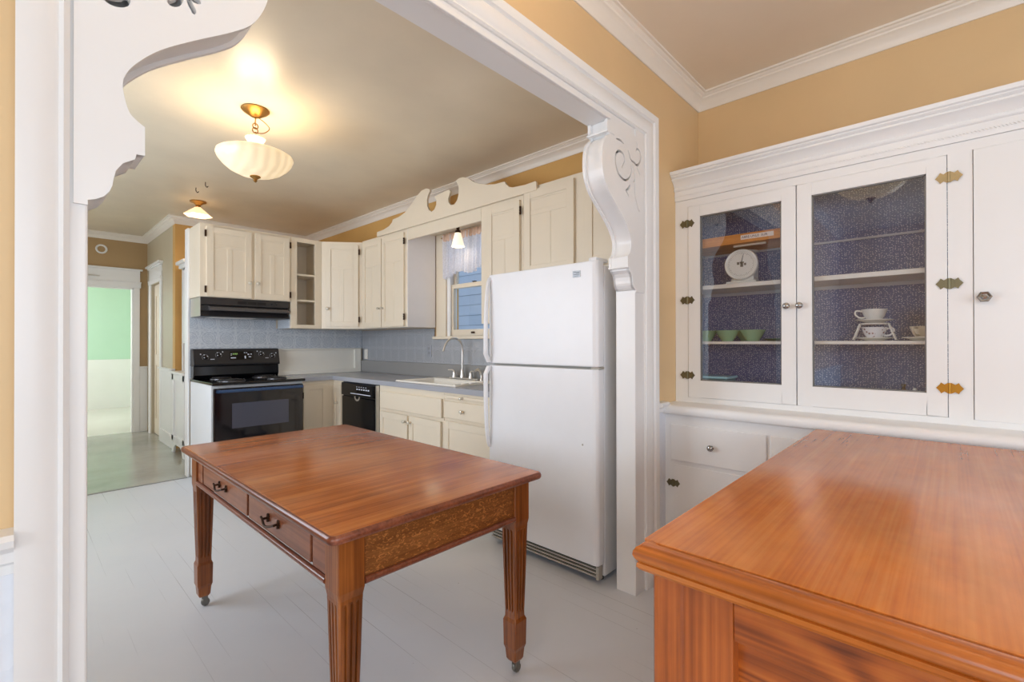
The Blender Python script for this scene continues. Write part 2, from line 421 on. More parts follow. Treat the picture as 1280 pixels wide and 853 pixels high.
def wallpaper():
    m, t, b = nt('blue_sprig_wallpaper')
    v = coord(t, (1, 1, 1))
    vo = N(t, 'ShaderNodeTexVoronoi', Scale=125.0); vo.inputs['Randomness'].default_value = 0.6
    t.links.new(coord(t, (1, 0.75, 1.2)), vo.inputs['Vector'])
    d = ramp(t, vo.outputs['Distance'], [(0.20, (1, 1, 1, 1)), (0.29, (0, 0, 0, 1))])
    n = N(t, 'ShaderNodeTexNoise', Scale=3.0); t.links.new(v, n.inputs['Vector'])
    base = ramp(t, n.outputs['Fac'], [(0.35, rgb(78, 100, 150)), (0.65, rgb(92, 110, 150))])
    mi = t.nodes.new('ShaderNodeMix'); mi.data_type = 'RGBA'
    t.links.new(d, mi.inputs['Factor']); t.links.new(base, mi.inputs['A']); mi.inputs['B'].default_value = rgb(226, 230, 238)
    t.links.new(mi.outputs['Result'], b.inputs['Base Color']); b.inputs['Roughness'].default_value = 0.6
    return m
M_paper = wallpaper()
def anaglypta():
    m, t, b = nt('embossed_white_wainscot')
    b.inputs['Base Color'].default_value = rgb(228, 232, 240); b.inputs['Roughness'].default_value = 0.4
    vo = N(t, 'ShaderNodeTexVoronoi', Scale=40.0); t.links.new(coord(t), vo.inputs['Vector'])
    bump(t, b, vo.outputs['Distance'], 0.6, 0.004)
    return m
M_ana = anaglypta()
def curtain_mat():
    m = bpy.data.materials.new('sheer_lace'); m.use_nodes = True; t = m.node_tree
    for n in list(t.nodes):
        if n.type != 'OUTPUT_MATERIAL': t.nodes.remove(n)
    out = [n for n in t.nodes if n.type == 'OUTPUT_MATERIAL'][0]
    d = N(t, 'ShaderNodeBsdfDiffuse'); d.inputs['Color'].default_value = rgb(244, 244, 250)
    tl = N(t, 'ShaderNodeBsdfTranslucent'); tl.inputs['Color'].default_value = rgb(244, 244, 250)
    tr = N(t, 'ShaderNodeBsdfTransparent')
    a = t.nodes.new('ShaderNodeMixShader'); a.inputs[0].default_value = 0.55
    t.links.new(d.outputs[0], a.inputs[1]); t.links.new(tl.outputs[0], a.inputs[2])
    n = N(t, 'ShaderNodeTexNoise', Scale=90.0, Detail=2.0); t.links.new(coord(t), n.inputs['Vector'])
    f = ramp(t, n.outputs['Fac'], [(0.4, (0.03, 0.03, 0.03, 1)), (0.65, (0.16, 0.16, 0.16, 1))])
    c = t.nodes.new('ShaderNodeMixShader'); t.links.new(f, c.inputs[0]); t.links.new(a.outputs[0], c.inputs[1]); t.links.new(tr.outputs[0], c.inputs[2])
    t.links.new(c.outputs[0], out.inputs['Surface'])
    return m
M_lace = curtain_mat()
M_gather = plain('gathered_curtain_top', rgb(226, 196, 176), 0.8)
M_bowl = emis_pattern('frosted_lit_glass', (1.0, 0.74, 0.42, 1), 0.56, 0.76, rgb(210, 200, 180))
M_shade2 = emis('amber_lit_glass', (1.0, 0.66, 0.36, 1), 1.1, rgb(250, 226, 196))
M_sconce = emis('frosted_bell_glass', (1.0, 0.86, 0.62, 1), 0.8, rgb(250, 240, 220))
M_display = emis('green_clock_digits', (0.6, 1.0, 0.3, 1), 0.8, (0.1, 0.2, 0.05, 1))

# ------------------------------------------------------------------ the setting
YW, YB = 1.143, 1.243       # opening wall
XR = 2.906                  # right wall of both rooms
ZC = 2.762                  # ceilings
struct('floor', bx(-3.2, 3.06, -3.2, 5.2, -0.1, 0), M_floor)
struct('floor', bx(-3.2, 3.06, 5.2, 8.45, -0.1, 0), M_floorhall)
struct('floor', bx(-3.2, 3.06, 8.45, 12.0, -0.1, 0), M_floorgreen)
struct('trim_1', bx(-1.2, 1.115, 5.185, 5.215, 0.0, 0.006), paint('threshold_paint', rgb(150, 150, 146), 0.4), bevel=0.003)
struct('ceiling', bx(-3.2, 3.06, -3.2, YW, ZC, ZC + 0.1), M_ceild)
struct('ceiling', bx(-3.2, 3.06, YW, 12.0, ZC, ZC + 0.1), M_ceil)

# opening wall (two piers and the part over the header)
b = B(); box(b, 2.2, XR, YW, YB, 0, ZC); box(b, -2.7, 0.02, YW, YB, 0, ZC); box(b, 0.02, 2.2, YW, YB, 2.33, ZC)
struct('wall_opening', b, M_wall)
# right wall with the window hole
WY0, WY1, WZ0, WZ1 = 2.88, 3.60, 1.315, 2.29
b = B()
box(b, XR, XR + 0.15, -3.2, YW, 0, ZC)
struct('wall_right', b, M_wall)
b = B()
box(b, XR, XR + 0.15, YW, WY0, 0, ZC); box(b, XR, XR + 0.15, WY1, 6.73, 0, ZC)
box(b, XR, XR + 0.15, WY0, WY1, 0, WZ0); box(b, XR, XR + 0.15, WY0, WY1, WZ1, ZC)
struct('wall_kitchen_right', b, M_wallk)
struct('wall_kitchen_back', bx(1.32, XR + .15, 6.73, 6.85, 0, ZC), M_wallk)
# hall
b = B(); box(b, 1.32, 1.44, 6.85, 7.50, 0, ZC); box(b, 1.32, 1.44, 8.10, 8.40, 0, ZC); box(b, 1.32, 1.44, 7.50, 8.10, 2.06, ZC)
struct('wall_hall_right', b, M_hallwall)
b = B(); box(b, 1.165, 1.60, 8.4, 8.5, 0, ZC); box(b, 0.35, 1.165, 8.4, 8.5, 2.03, ZC); box(b, -1.2, 0.35, 8.4, 8.5, 0, ZC)
struct('wall_hall_end', b, M_halltan)
struct('wall_green_room', bx(-2.0, 3.06, 11.9, 12.0, 0, ZC), M_green)
struct('wall_green_room_side', bx(2.2, 2.3, 8.5, 11.9, 0, ZC), M_green)
struct('trim_2', bx(-2.0, 2.2, 11.87, 11.9, 0, 0.94), M_trim)
b = B(); box(b, -0.9, -0.8, 8.5, 9.2, 0, ZC); box(b, -0.9, -0.8, 11.2, 11.9, 0, ZC); box(b, -0.9, -0.8, 9.2, 11.2, 0, 0.85); box(b, -0.9, -0.8, 9.2, 11.2, 2.3, ZC)
struct('wall_green_room_left', b, M_green)
b = B(); box(b, -0.95, -0.85, YB, 2.4, 0, ZC); box(b, -0.95, -0.85, 4.8, 6.0, 0, ZC); box(b, -0.95, -0.85, 7.6, 8.4, 0, ZC); box(b, -0.95, -0.85, 6.0, 7.6, 0, 0.85); box(b, -0.95, -0.85, 6.0, 7.6, 2.3, ZC); box(b, -0.95, -0.85, 2.4, 4.8, 0, 0.85); box(b, -0.95, -0.85, 2.4, 4.8, 2.3, ZC)
struct('wall_kitchen_left', b, M_wallk)
# dining room left and rear walls with windows
b = B(); box(b, -2.8, -2.7, -3.2, -2.5, 0, ZC); box(b, -2.8, -2.7, 0.0, YW, 0, ZC); box(b, -2.8, -2.7, -2.5, 0.0, 0, 0.75); box(b, -2.8, -2.7, -2.5, 0.0, 2.3, ZC)
struct('wall_left', b, M_wall)
b = B(); box(b, -2.8, -1.6, -2.9, -2.8, 0, ZC); box(b, 1.8, XR, -2.9, -2.8, 0, ZC); box(b, -1.6, 1.8, -2.9, -2.8, 0, 0.75); box(b, -1.6, 1.8, -2.9, -2.8, 2.3, ZC)
struct('wall_rear', b, M_wall)
def simple_window(name, M, w, h, cols):
    """sashes in a frame; M: local x along the wall, y outward to the room, z up"""
    b = B()
    for c in range(cols):
        x0 = w * c / cols; x1 = w * (c + 1) / cols
        box(b, x0, x0 + 0.05, -0.07, 0.03, 0, h, M); box(b, x1 - 0.05, x1, -0.07, 0.03, 0, h, M)
        box(b, x0, x1, -0.07, 0.03, 0, 0.06, M); box(b, x0, x1, -0.07, 0.03, h - 0.05, h, M); box(b, x0, x1, -0.05, 0.0, h / 2 - 0.02, h / 2 + 0.02, M)
    return struct(name, b, M_trim, bevel=0.003)
simple_window('window_2', frame((-2.7, -2.5, 0.75), (0, 1, 0), (1, 0, 0)), 2.5, 1.55, 3)
simple_window('window_4', frame((-0.85, 2.4, 0.85), (0, 1, 0), (1, 0, 0)), 2.4, 1.45, 3)
simple_window('window_3', frame((-1.6, -2.8, 0.75), (1, 0, 0), (0, 1, 0)), 3.4, 1.55, 3)

simple_window('added_hall_window', frame((-0.85, 6.0, 0.85), (0, 1, 0), (1, 0, 0)), 1.6, 1.45, 2)  # unseen hall window, added as an opening for the hall fill lamp
simple_window('added_green_room_window', frame((-0.80, 9.2, 0.85), (0, 1, 0), (1, 0, 0)), 2.0, 1.45, 2)  # unseen window, added so the green room lamp has an opening
# crowns
CROWN = [(0, 0), (0, -0.088), (0.006, -0.088), (0.010, -0.080), (0.012, -0.066), (0.022, -0.052), (0.040, -0.034), (0.046, -0.032), (0.048, -0.024), (0.056, -0.020), (0.062, -0.012), (0.073, -0.010), (0.073, 0)]
crown = lambda a, b_, h: Vector((a, b_, ZC + h))
struct('trim_3', sweep(B(), [(XR, -2.8), (XR, YW), (-2.7, YW)], CROWN, crown), M_trimwarm, smooth=True)
struct('trim_4', sweep(B(), [(XR, YB), (XR, 6.73), (1.32, 6.73), (1.32, 8.4), (-0.85, 8.4)], CROWN, crown), M_trimwarm, smooth=True)

# opening: jambs, header, casing
b = B(); prism(b, [(YW - 0.004, 0), (YB + 0.004, 0), (YB + 0.004, 2.335), (YW + 0.04, 2.335), (YW + 0.04, 1.518), (YW - 0.004, 1.518)], YZ, 2.10, 2.20)
struct('trim_5', b, M_trim, bevel=0.003)
b = B(); box(b, 0.022, 0.093, YW - 0.004, YB + 0.004, 0, 2.335)
struct('trim_6', b, M_trim, bevel=0.004)
b = B(); box(b, 0.093, 2.10, YW - 0.004, YB + 0.004, 2.267, 2.335); box(b, 0.093, 1.86, YW - 0.016, YW - 0.004, 2.267, 2.286)
struct('trim_7', b, M_trim, bevel=0.003)
cas = lambda a, b_, h: Vector((a, YW - h, b_))
CAS = [(0, 0), (0, 0.012), (0.006, 0.018), (0.012, 0.016), (0.016, 0.012), (0.022, 0.014), (0.030, 0.020), (0.052, 0.024), (0.072, 0.020), (0.078, 0.016), (0.082, 0.020), (0.086, 0.026), (0.106, 0.030), (0.116, 0.030), (0.119, 0.026), (0.119, 0)]
struct('trim_8', sweep(B(), [(2.191, 0), (2.191, 2.305), (0.0, 2.305)], [(-d, h) for d, h in CAS], cas), M_trim, smooth=True)
CASL = [(0, 0), (0, 0.014), (0.008, 0.020), (0.014, 0.014), (0.020, 0.018), (0.050, 0.024), (0.066, 0.024), (0.066, 0)]
b = B(); prism(b, [(0.068 - d, YW - h) for d, h in CASL], XY, 0, 2.5)
struct('trim_9', b, M_trim, smooth=True)
# wainscot and chair rails on the opening wall
struct('trim_10', bx(2.31, 2.412, YW - 0.012, YW, 0, 0.90), M_ana)
RAIL = [(0, 0.862), (0.010, 0.862), (0.012, 0.878), (0.020, 0.884), (0.020, 0.900), (0.030, 0.908), (0.042, 0.914), (0.046, 0.926), (0.040, 0.934), (0, 0.936)]
b = B(); prism(b, [(YW - d, z) for d, z in RAIL], YZ, 2.31, 2.40)
struct('trim_11', b, M_trim, smooth=True)
b = B(); prism(b, [(YW - d, z + 0.008) for d, z in RAIL], YZ, -2.7, 0.002)
struct('trim_12', b, M_trim, smooth=True)
struct('trim_13', bx(-2.7, 0.002, YW - 0.012, YW, 0, 0.87), M_ana)

# kitchen window ----------------------------------------------------------
w1 = struct('window_1', B() if False else (lambda b: (
    box(b, XR - 0.018, XR, WY1 + 0.0, WY1 + 0.15, WZ0 - 0.0, WZ1 + 0.1),
    box(b, XR - 0.018, XR, WY0 - 0.15, WY0, WZ0, WZ1 + 0.1),
    box(b, XR - 0.018, XR, WY0, WY1, WZ1, WZ1 + 0.1), b)[-1])(B()), M_cream, bevel=0.004)
ORG_w = ORG[w1.name]
obj('window_sill', bx(XR - 0.05, XR + 0.06, WY0 - 0.17, WY1 + 0.17, WZ0 - 0.028, WZ0), M_cream, w1, bevel=0.004)
b = B(); box(b, XR, XR + 0.11, WY1 - 0.022, WY1, WZ0, WZ1); box(b, XR, XR + 0.11, WY0, WY0 + 0.022, WZ0, WZ1); box(b, XR, XR + 0.11, WY0, WY1, WZ1 - 0.022, WZ1)
box(b, XR, XR + .022, WY1 - 0.045, WY1 - 0.02, WZ0, WZ1)
obj('window_jamb', b, M_trim, w1, bevel=0.003)
def sash(name, x, z0, z1, rb, rt):
    b = B(); s = 0.042; y0, y1 = WY0 + 0.022, WY1 - 0.022
    box(b, x, x + 0.032, y0, y0 + s, z0, z1); box(b, x, x + 0.032, y1 - s, y1, z0, z1)
    box(b, x, x + 0.032, y0 + s, y1 - s, z0, z0 + rb); box(b, x, x + 0.032, y0 + s, y1 - s, z1 - rt, z1)
    o = obj(name, b, M_cream, w1, bevel=0.003)
    obj('pane', bx(x + 0.014, x + 0.018, y0 + s - .005, y1 - s + .005, z0 + rb - .005, z1 - rt + .005), M_winglass, o)
    return o
sl = sash('lower_sash', XR + 0.026, WZ0 + 0.002, 1.815, 0.062, 0.038)
su = sash('upper_sash', XR + 0.064, 1.78, WZ1 - 0.024, 0.036, 0.04)
obj('sash_lock', (lambda b: (lathe(b, [(0.0, 0), (0.014, 0), (0.014, 0.008), (0.006, 0.014), (0.0, 0.015)], Matrix.Translation((XR + 0.040, 3.25, 1.815)), 12), box(b, XR + .02, XR + .045, 3.22, 3.26, 1.822, 1.827), b)[-1])(B()), M_bronze, sl)
obj('sash_lift', bx(XR + 0.012, XR + 0.026, 3.225, 3.265, WZ0 + 0.025, WZ0 + 0.042), M_bronze, sl, bevel=0.002)

# outside: the neighbouring house wall seen through the window
M_siding = paint('neighbour_siding', rgb(186, 194, 206), 0.8, 0.03, 0.0)
b = B()
for k in range(34): box(b, 6.2 + 0.01 * (k % 2), 6.4, -2.0, 12.0, -1.0 + k * 0.2, -1.0 + k * 0.2 + 0.195)
tag(obj('neighbouring_house', b, M_siding), 'pale blue clad house wall outside the kitchen window', 'house')

# hall doors ---------------------------------------------------------------
# side-wall door casing with moulded cornice
b = B(); box(b, 1.30, 1.32, 7.41, 7.50, 0, 2.06); box(b, 1.30, 1.32, 8.10, 8.19, 0, 2.06); box(b, 1.296, 1.32, 7.40, 8.20, 2.06, 2.10)
box(b, 1.302, 1.32, 7.42, 8.18, 2.10, 2.27)
box(b, 1.29, 1.32, 7.40, 8.20, 2.095, 2.115); box(b, 1.285, 1.32, 7.39, 8.21, 2.27, 2.29); box(b, 1.265, 1.32, 7.37, 8.23, 2.29, 2.315)
struct('trim_14', b, M_trim, bevel=0.004)
d1 = struct('door_1', (lambda b: (box(b, 1.36, 1.40, 7.505, 8.095, 0.01, 2.05),
        box(b, 1.350, 1.362, 7.505, 7.60, 0.01, 2.05), box(b, 1.350, 1.362, 8.0, 8.095, 0.01, 2.05),
        box(b, 1.350, 1.362, 7.60, 8.0, 0.01, 0.22), box(b, 1.350, 1.362, 7.60, 8.0, 0.95, 1.1), box(b, 1.350, 1.362, 7.60, 8.0, 1.9, 2.05), b)[-1])(B()), M_cream, bevel=0.003)
for z in (0.38, 1.72): obj('hinge', bx(1.342, 1.352, 7.506, 7.536, z, z + 0.09), M_bronze, d1)
# end doorway casing with cap
b = B(); box(b, 1.165, 1.232, 8.38, 8.4, 0, 2.03); box(b, 0.283, 0.35, 8.38, 8.4, 0, 2.03); box(b, 0.27, 1.245, 8.375, 8.4, 2.03, 2.10)
box(b, 0.26, 1.25, 8.37, 8.4, 2.10, 2.115); box(b, 0.283, 1.235, 8.38, 8.4, 2.115, 2.27); box(b, 0.25, 1.262, 8.36, 8.4, 2.27, 2.295)
box(b, 1.145, 1.166, 8.39, 8.5, 0, 2.03); box(b, 0.34, 1.166, 8.39, 8.5, 2.01, 2.035)
struct('trim_15', b, M_trim, bevel=0.004)
tag(obj('door_closer', tube(B(), [(0.40, 8.35, 2.17), (0.62, 8.34, 2.165), (0.80, 8.345, 2.16)], [0.012, 0.010, 0.005], 8), M_chrome), 'small metal closer arm on the lintel of the far doorway', 'door closer')
# hall wainscot
b = B(); box(b, 1.232, 1.32, 8.385, 8.4, 0, 0.90); box(b, 1.232, 1.32, 8.365, 8.4, 0.90, 0.925)
box(b, 1.305, 1.32, 6.73, 7.41, 0, 0.93); box(b, 1.27, 1.32, 6.71, 7.41, 0.93, 0.95); box(b, 1.285, 1.32, 6.72, 7.41, 0.90, 0.93)
box(b, 1.292, 1.32, 6.73, 7.41, 0, 0.16)
struct('trim_16', b, M_trim, bevel=0.004)
# ring (detector base) over the end doorway
o = thing('smoke_detector', 'white ring shaped detector base high on the hall end wall', 'smoke detector', (0.82, 8.4, 2.53))
obj('ring', lathe(B(), [(0.040, 0), (0.062, 0), (0.064, 0.012), (0.056, 0.020), (0.044, 0.018)], axis((0.82, 8.398, 2.53), (0, -1, 0)), 28, closed=True), M_trim, o, smooth=True)
obj('centre_plate', lathe(B(), [(0, 0), (0.041, 0), (0.041, 0.005), (0, 0.005)], axis((0.82, 8.398, 2.53), (0, -1, 0)), 24), M_halltan, o)

# hall dresser behind the partition
hd = thing('hall_dresser', 'white painted dresser in the hall beyond the range partition', 'dresser', (1.45, 6.3, 0))
b = B(); box(b, 1.275, 1.75, 6.02, 6.60, 0.14, 0.90)
for y in (6.02, 6.52): box(b, 1.262, 1.275, y, y + 0.08, 0.14, 0.90)
box(b, 1.262, 1.275, 6.02, 6.60, 0.14, 0.2); box(b, 1.262, 1.275, 6.02, 6.60, 0.83, 0.90)
obj('lower_case', b, M_trim, hd, bevel=0.004)
b = B()
pts = [(6.02, 0.0), (6.10, 0.0), (6.13, 0.06), (6.20, 0.10), (6.42, 0.10), (6.49, 0.06), (6.52, 0.0), (6.60, 0.0), (6.60, 0.15), (6.02, 0.15)]
prism(b, pts, YZ, 1.262, 1.285)
obj('arched_foot', b, M_trim, hd, bevel=0.003)
obj('top', bx(1.245, 1.78, 5.99, 6.63, 0.90, 0.93), M_trim, hd, bevel=0.006)
b = B(); box(b, 1.36, 1.75, 6.55, 6.60, 0.93, 2.12); box(b, 1.36, 1.40, 6.30, 6.55, 1.25, 2.12); box(b, 1.36, 1.75, 6.3, 6.55, 1.25, 1.28)
box(b, 1.50, 1.75, 6.30, 6.32, 1.28, 2.12); box(b, 1.36, 1.75, 6.3, 6.55, 2.10, 2.12)
obj('upper_case', b, M_trim, hd, bevel=0.003)
b = B(); box(b, 1.30, 1.80, 6.25, 6.62, 2.16, 2.20); box(b, 1.33, 1.77, 6.28, 6.61, 2.12, 2.16)
obj('cornice', b, M_trim, hd, bevel=0.008)
o = obj('glass_bottle', lathe(B(), [(0, 0), (0.03, 0), (0.03, 0.13), (0.012, 0.17), (0.012, 0.21), (0, 0.21)], Matrix.Translation((1.445, 6.40, 1.281)), 14), plain('dark_bottle', rgb(40, 28, 40), 0.1), smooth=True)
tag(o, 'dark bottle on the shelf of the white hall dresser', 'bottle')

# ------------------------------------------------------------------ partition behind the range
b = B(); box(b, 1.135, 2.905, 5.215, 5.30, 0, 2.33)
struct('wall_partition', b, M_cream)
struct('trim_17', bx(1.118, 1.135, 5.205, 5.31, 0, 2.33), M_trim, bevel=0.003)

bs = obj('tin_backsplash', bx(1.135, 1.903, 5.205, 5.2145, 0.92, 1.66), M_tin)
tag(bs, 'blue grey pressed tin backsplash behind the black range', 'backsplash', None)
bs = obj('tin_backsplash', bx(1.904, 2.895, 5.205, 5.2145, 1.19, 1.405), M_tin)
tag(bs, 'blue grey pressed tin strip under the open shelf and corner cabinets', 'backsplash')
bs = obj('tin_backsplash', (lambda b: (box(b, 2.890, 2.9055, 3.78, 5.20, 1.046, 1.398), box(b, 2.890, 2.9055, 1.5, 3.78, 1.046, 1.286), b)[-1])(B()), M_tiny)
tag(bs, 'grey pressed tin backsplash under the kitchen window', 'backsplash')
o = obj('backsplash_ledge', bx(2.862, 2.9055, 1.5, 5.19, 0.9105, 1.045), plain('ledge_grey', rgb(146, 144, 142), 0.4), bevel=0.004)
tag(o, 'dark grey upstand along the worktop below the tin', 'upstand')
o = thing('panelled_upstand', 'cream framed panel standing on the worktop between range and corner', 'panel', (2.38, 5.19, 0.911))
b = B(); box(b, 1.905, 2.858, 5.19, 5.204, 0.911, 1.185)
obj('panel', b, M_upst, o)
b = B(); box(b, 1.905, 2.858, 5.165, 5.190, 0.911, 0.955); box(b, 1.905, 2.858, 5.165, 5.190, 1.175, 1.189); box(b, 2.78, 2.858, 5.165, 5.19, 0.955, 1.175)
obj('panel_frame', b, M_upst, o, bevel=0.003)

# ------------------------------------------------------------------ cabinet making
def panel_door(parent, M, w, h, layout, mat, th=0.02, name='door', stile=0.055):
    """a framed door; M maps local (u, outward, up); the frame stands 0..th outward"""
    b = B(); r = th - 0.0075
    box(b, 0.002, w - 0.002, 0, r, 0.002, h - 0.002, M)
    s = stile
    box(b, 0, s, 0, th, 0, h, M); box(b, w - s, w, 0, th, 0, h, M)
    box(b, s, w - s, 0, th, 0, s, M); box(b, s, w - s, 0, th, h - s, h, M)
    if layout == 'T':                      # one panel over two
        zr = h * 0.70
        box(b, s, w - s, 0, th, zr - s * .0, zr + s * 0.75, M) if False else box(b, s, w - s, 0, r + 0.003, zr - 0.0, zr + s * 0.55, M)
        box(b, w / 2 - s * 0.38, w / 2 + s * 0.38, 0, r + 0.003, s, zr, M)
        box(b, s, w - s, r, r + 0.005, h - s - 0.014, h - s, M)
    return obj(name, b, mat, parent, bevel=0.0025)
def knob(parent, p, n, r=0.017, mat=None, name='knob'):
    prof = [(0, 0), (0.011, 0), (0.011, 0.004), (0.005, 0.007), (0.005, 0.014), (r * 0.8, 0.018), (r, 0.024), (r * 0.82, 0.030), (r * 0.4, 0.033), (0, 0.0335)]
    return obj(name, lathe(B(), prof, axis(p, n), 12), mat or (M_knob if p[1] < 1.2 else M_knobk), parent, smooth=True)
def barrel(parent, M, u, z, mat=None):
    b = B(); box(b, u - 0.008, u + 0.008, 0.016, 0.024, z - 0.03, z + 0.03, M)
    for s in (-0.022, 0, 0.022): box(b, u - 0.005, u + 0.005, 0.020, 0.029, z + s - 0.008, z + s + 0.008, M)
    return obj('hinge', b, mat or M_bronze, parent, bevel=0.0015)

# cabinet over the range
c = thing('upper_cabinet', 'cream two-door wall cabinet above the range hood', 'cabinet', (1.53, 5.04, 1.668), 'cream kitchen cabinets')
obj('body', bx(1.135, 1.922, 4.87, 5.2145, 1.668, 2.328), M_cream, c, bevel=0.003)
Mf = frame((0, 4.87, 0), (1, 0, 0), (0, -1, 0))
for (x0, x1, kx, hx) in ((1.184, 1.555, 1.535, 1.176), (1.583, 1.903, 1.603, 1.912)):
    d = panel_door(c, frame((x0, 4.87, 1.675), (1, 0, 0), (0, -1, 0)), x1 - x0, 0.628, 'T', M_cream)
    knob(d, (kx, 4.85, 1.82), (0, -1, 0))
    for z in (1.735, 2.235): barrel(d, Mf, hx, z)
# open shelf cabinet
c = thing('open_shelf_cabinet', 'narrow cream open shelf cabinet between range cabinet and corner', 'cabinet', (2.08, 5.04, 1.40), 'cream kitchen cabinets')
b = B(); X0, X1, Z0, Z1 = 1.923, 2.239, 1.402, 2.328
box(b, X0, X0 + 0.02, 4.89, 5.2145, Z0, Z1); box(b, X1 - 0.02, X1, 4.89, 5.2145, Z0, Z1); box(b, X0 + 0.02, X1 - 0.02, 4.89, 5.2, Z0, Z0 + 0.02); box(b, X0 + 0.02, X1 - 0.02, 4.89, 5.2, Z1 - 0.02, Z1)
obj('body', b, M_cream, c, bevel=0.002)
obj('back_panel', bx(X0 + 0.02, X1 - 0.02, 5.195, 5.204, Z0 + 0.02, Z1 - 0.02), M_cream, c)
b = B(); box(b, X0, 1.982, 4.87, 4.89, Z0, Z1); box(b, 2.172, X1, 4.87, 4.89, Z0, Z1); box(b, 1.982, 2.172, 4.87, 4.89, Z0, 1.44); box(b, 1.982, 2.172, 4.87, 4.89, 2.285, Z1)
obj('face_frame', b, M_cream, c, bevel=0.002)
for z in (1.680, 1.945): obj('shelf', bx(X0 + 0.021, X1 - 0.021, 4.882, 5.19, z, z + 0.018), M_cream, c, bevel=0.002)
obj('tin_side', bx(1.9185, 1.9228, 4.89, 5.20, 1.402, 1.54), M_tin, c)
# diagonal corner cabinet
c = thing('corner_cabinet', 'cream diagonal one-door wall cabinet in the kitchen corner', 'cabinet', (2.6, 4.95, 1.40), 'cream kitchen cabinets')
prism(b := B(), [(2.2405, 5.2045), (2.2405, 4.87), (2.56, 4.602), (2.889, 4.602), (2.889, 5.2045)], XY, 1.402, 2.328)
obj('body', b, M_cream, c, bevel=0.002)
u = Vector((0.3195, -0.268, 0)).normalized(); nn = Vector((-0.268, -0.3195, 0)).normalized(); L = 0.417
Md = frame(tuple(Vector((2.2405, 4.87, 1.428)) + u * 0.045), u, nn)
d = panel_door(c, Md, 0.335, 0.868, 'T', M_cream, stile=0.05)
pk = Vector((2.2405, 4.87, 1.615)) + u * 0.066 + nn * 0.02; knob(d, pk, nn)
for z in (1.50, 2.22): barrel(d, frame((2.2405, 4.87, 0), u, nn), 0.388, z)
# two-door cabinet left of the window
c = thing('upper_cabinet', 'cream two-door wall cabinet left of the kitchen window', 'cabinet', (2.73, 4.18, 1.40), 'cream kitchen cabinets')
obj('body', bx(2.56, 2.889, 3.763, 4.601, 1.402, 2.338), M_cream, c, bevel=0.003)
obj('side_panel', bx(2.562, 2.888, 3.758, 3.7628, 1.404, 2.336), plain('side_window_glare', rgb(238, 236, 238), 0.25), c)  # white colour stands in for window light reflected off the cream side
for (y0, y1, ky, hy) in ((4.20, 4.567, 4.225, 4.575), (3.80, 4.185, 4.160, 3.790)):
    d = panel_door(c, frame((2.56, y0, 1.412), (0, 1, 0), (-1, 0, 0)), y1 - y0, 0.895, 'T', M_cream)
    knob(d, (2.54, ky, 1.60), (-1, 0, 0), 0.014)
    for z in (1.50, 2.22):
        if hy < 4: barrel(d, frame((2.56, 0, 0), (0, 1, 0), (-1, 0, 0)), hy, z)
# header + soffit over the window and the scroll-topped pediment
o = thing('window_header_board', 'plain cream board bridging the cabinets over the window', 'board', (2.7, 3.25, 2.225))
obj('front_board', bx(2.56, 2.578, 2.741, 3.757, 2.228, 2.345), M_cream, o, bevel=0.002)
obj('soffit', bx(2.578, 2.885, 2.741, 3.757, 2.318, 2.336), M_cream, o)
VAL = [(4.264, 2.332), (4.264, 2.379), (4.138, 2.385), (4.042, 2.402), (3.989, 2.43), (3.976, 2.457), (3.872, 2.462), (3.771, 2.484), (3.674, 2.535), (3.579, 2.599), (3.51, 2.632), (3.453, 2.637), (3.42, 2.634), (3.387, 2.619), (3.378, 2.602), (3.404, 2.575), (3.424, 2.532), (3.422, 2.477), (3.394, 2.434), (3.354, 2.413), (3.315, 2.426), (3.288, 2.464), (3.290, 2.504), (3.318, 2.537), (3.216, 2.549), (3.114, 2.556), (3.094, 2.533), (3.108, 2.509), (3.124, 2.482), (3.122, 2.45), (3.095, 2.42), (3.045, 2.414), (3.01, 2.439), (2.989, 2.485), (2.987, 2.534), (3.002, 2.575), (3.026, 2.607), (2.983, 2.620), (2.93, 2.616), (2.856, 2.584), (2.802, 2.546), (2.731, 2.514), (2.645, 2.488), (2.562, 2.472), (2.457, 2.468), (2.442, 2.444), (2.411, 2.417), (2.372, 2.404), (2.253, 2.395), (2.154, 2.399), (2.142, 2.391), (2.142, 2.332)]
o = obj('scroll_pediment', prism(B(), VAL, YZ, 2.535, 2.555), M_cream, bevel=0.0015, seg=1)
tag(o, 'cream fretwork pediment with twin scroll cutouts above the kitchen window', 'pediment')
# cabinets right of the window
c = thing('upper_cabinet', 'cream one-door wall cabinet right of the kitchen window', 'cabinet', (2.73, 2.51, 1.40), 'cream kitchen cabinets')
obj('body', bx(2.56, 2.889, 2.285, 2.740, 1.402, 2.345), M_cream, c, bevel=0.003)
d = panel_door(c, frame((2.56, 2.312, 1.42), (0, 1, 0), (-1, 0, 0)), 0.345, 0.882, 'T', M_cream)
barrel(d, frame((2.56, 0, 0), (0, 1, 0), (-1, 0, 0)), 2.300, 2.22)
c = thing('upper_cabinet', 'cream two-door wall cabinet above the white refrigerator', 'cabinet', (2.73, 1.77, 1.73), 'cream kitchen cabinets')
obj('body', bx(2.56, 2.889, 1.25, 2.284, 1.73, 2.375), M_cream, c, bevel=0.003)
for (y0, w) in ((1.825, 0.442), (1.30, 0.44)):
    panel_door(c, frame((2.56, y0, 1.745), (0, 1, 0), (-1, 0, 0)), w, 0.60, 'T', M_cream, stile=0.06)

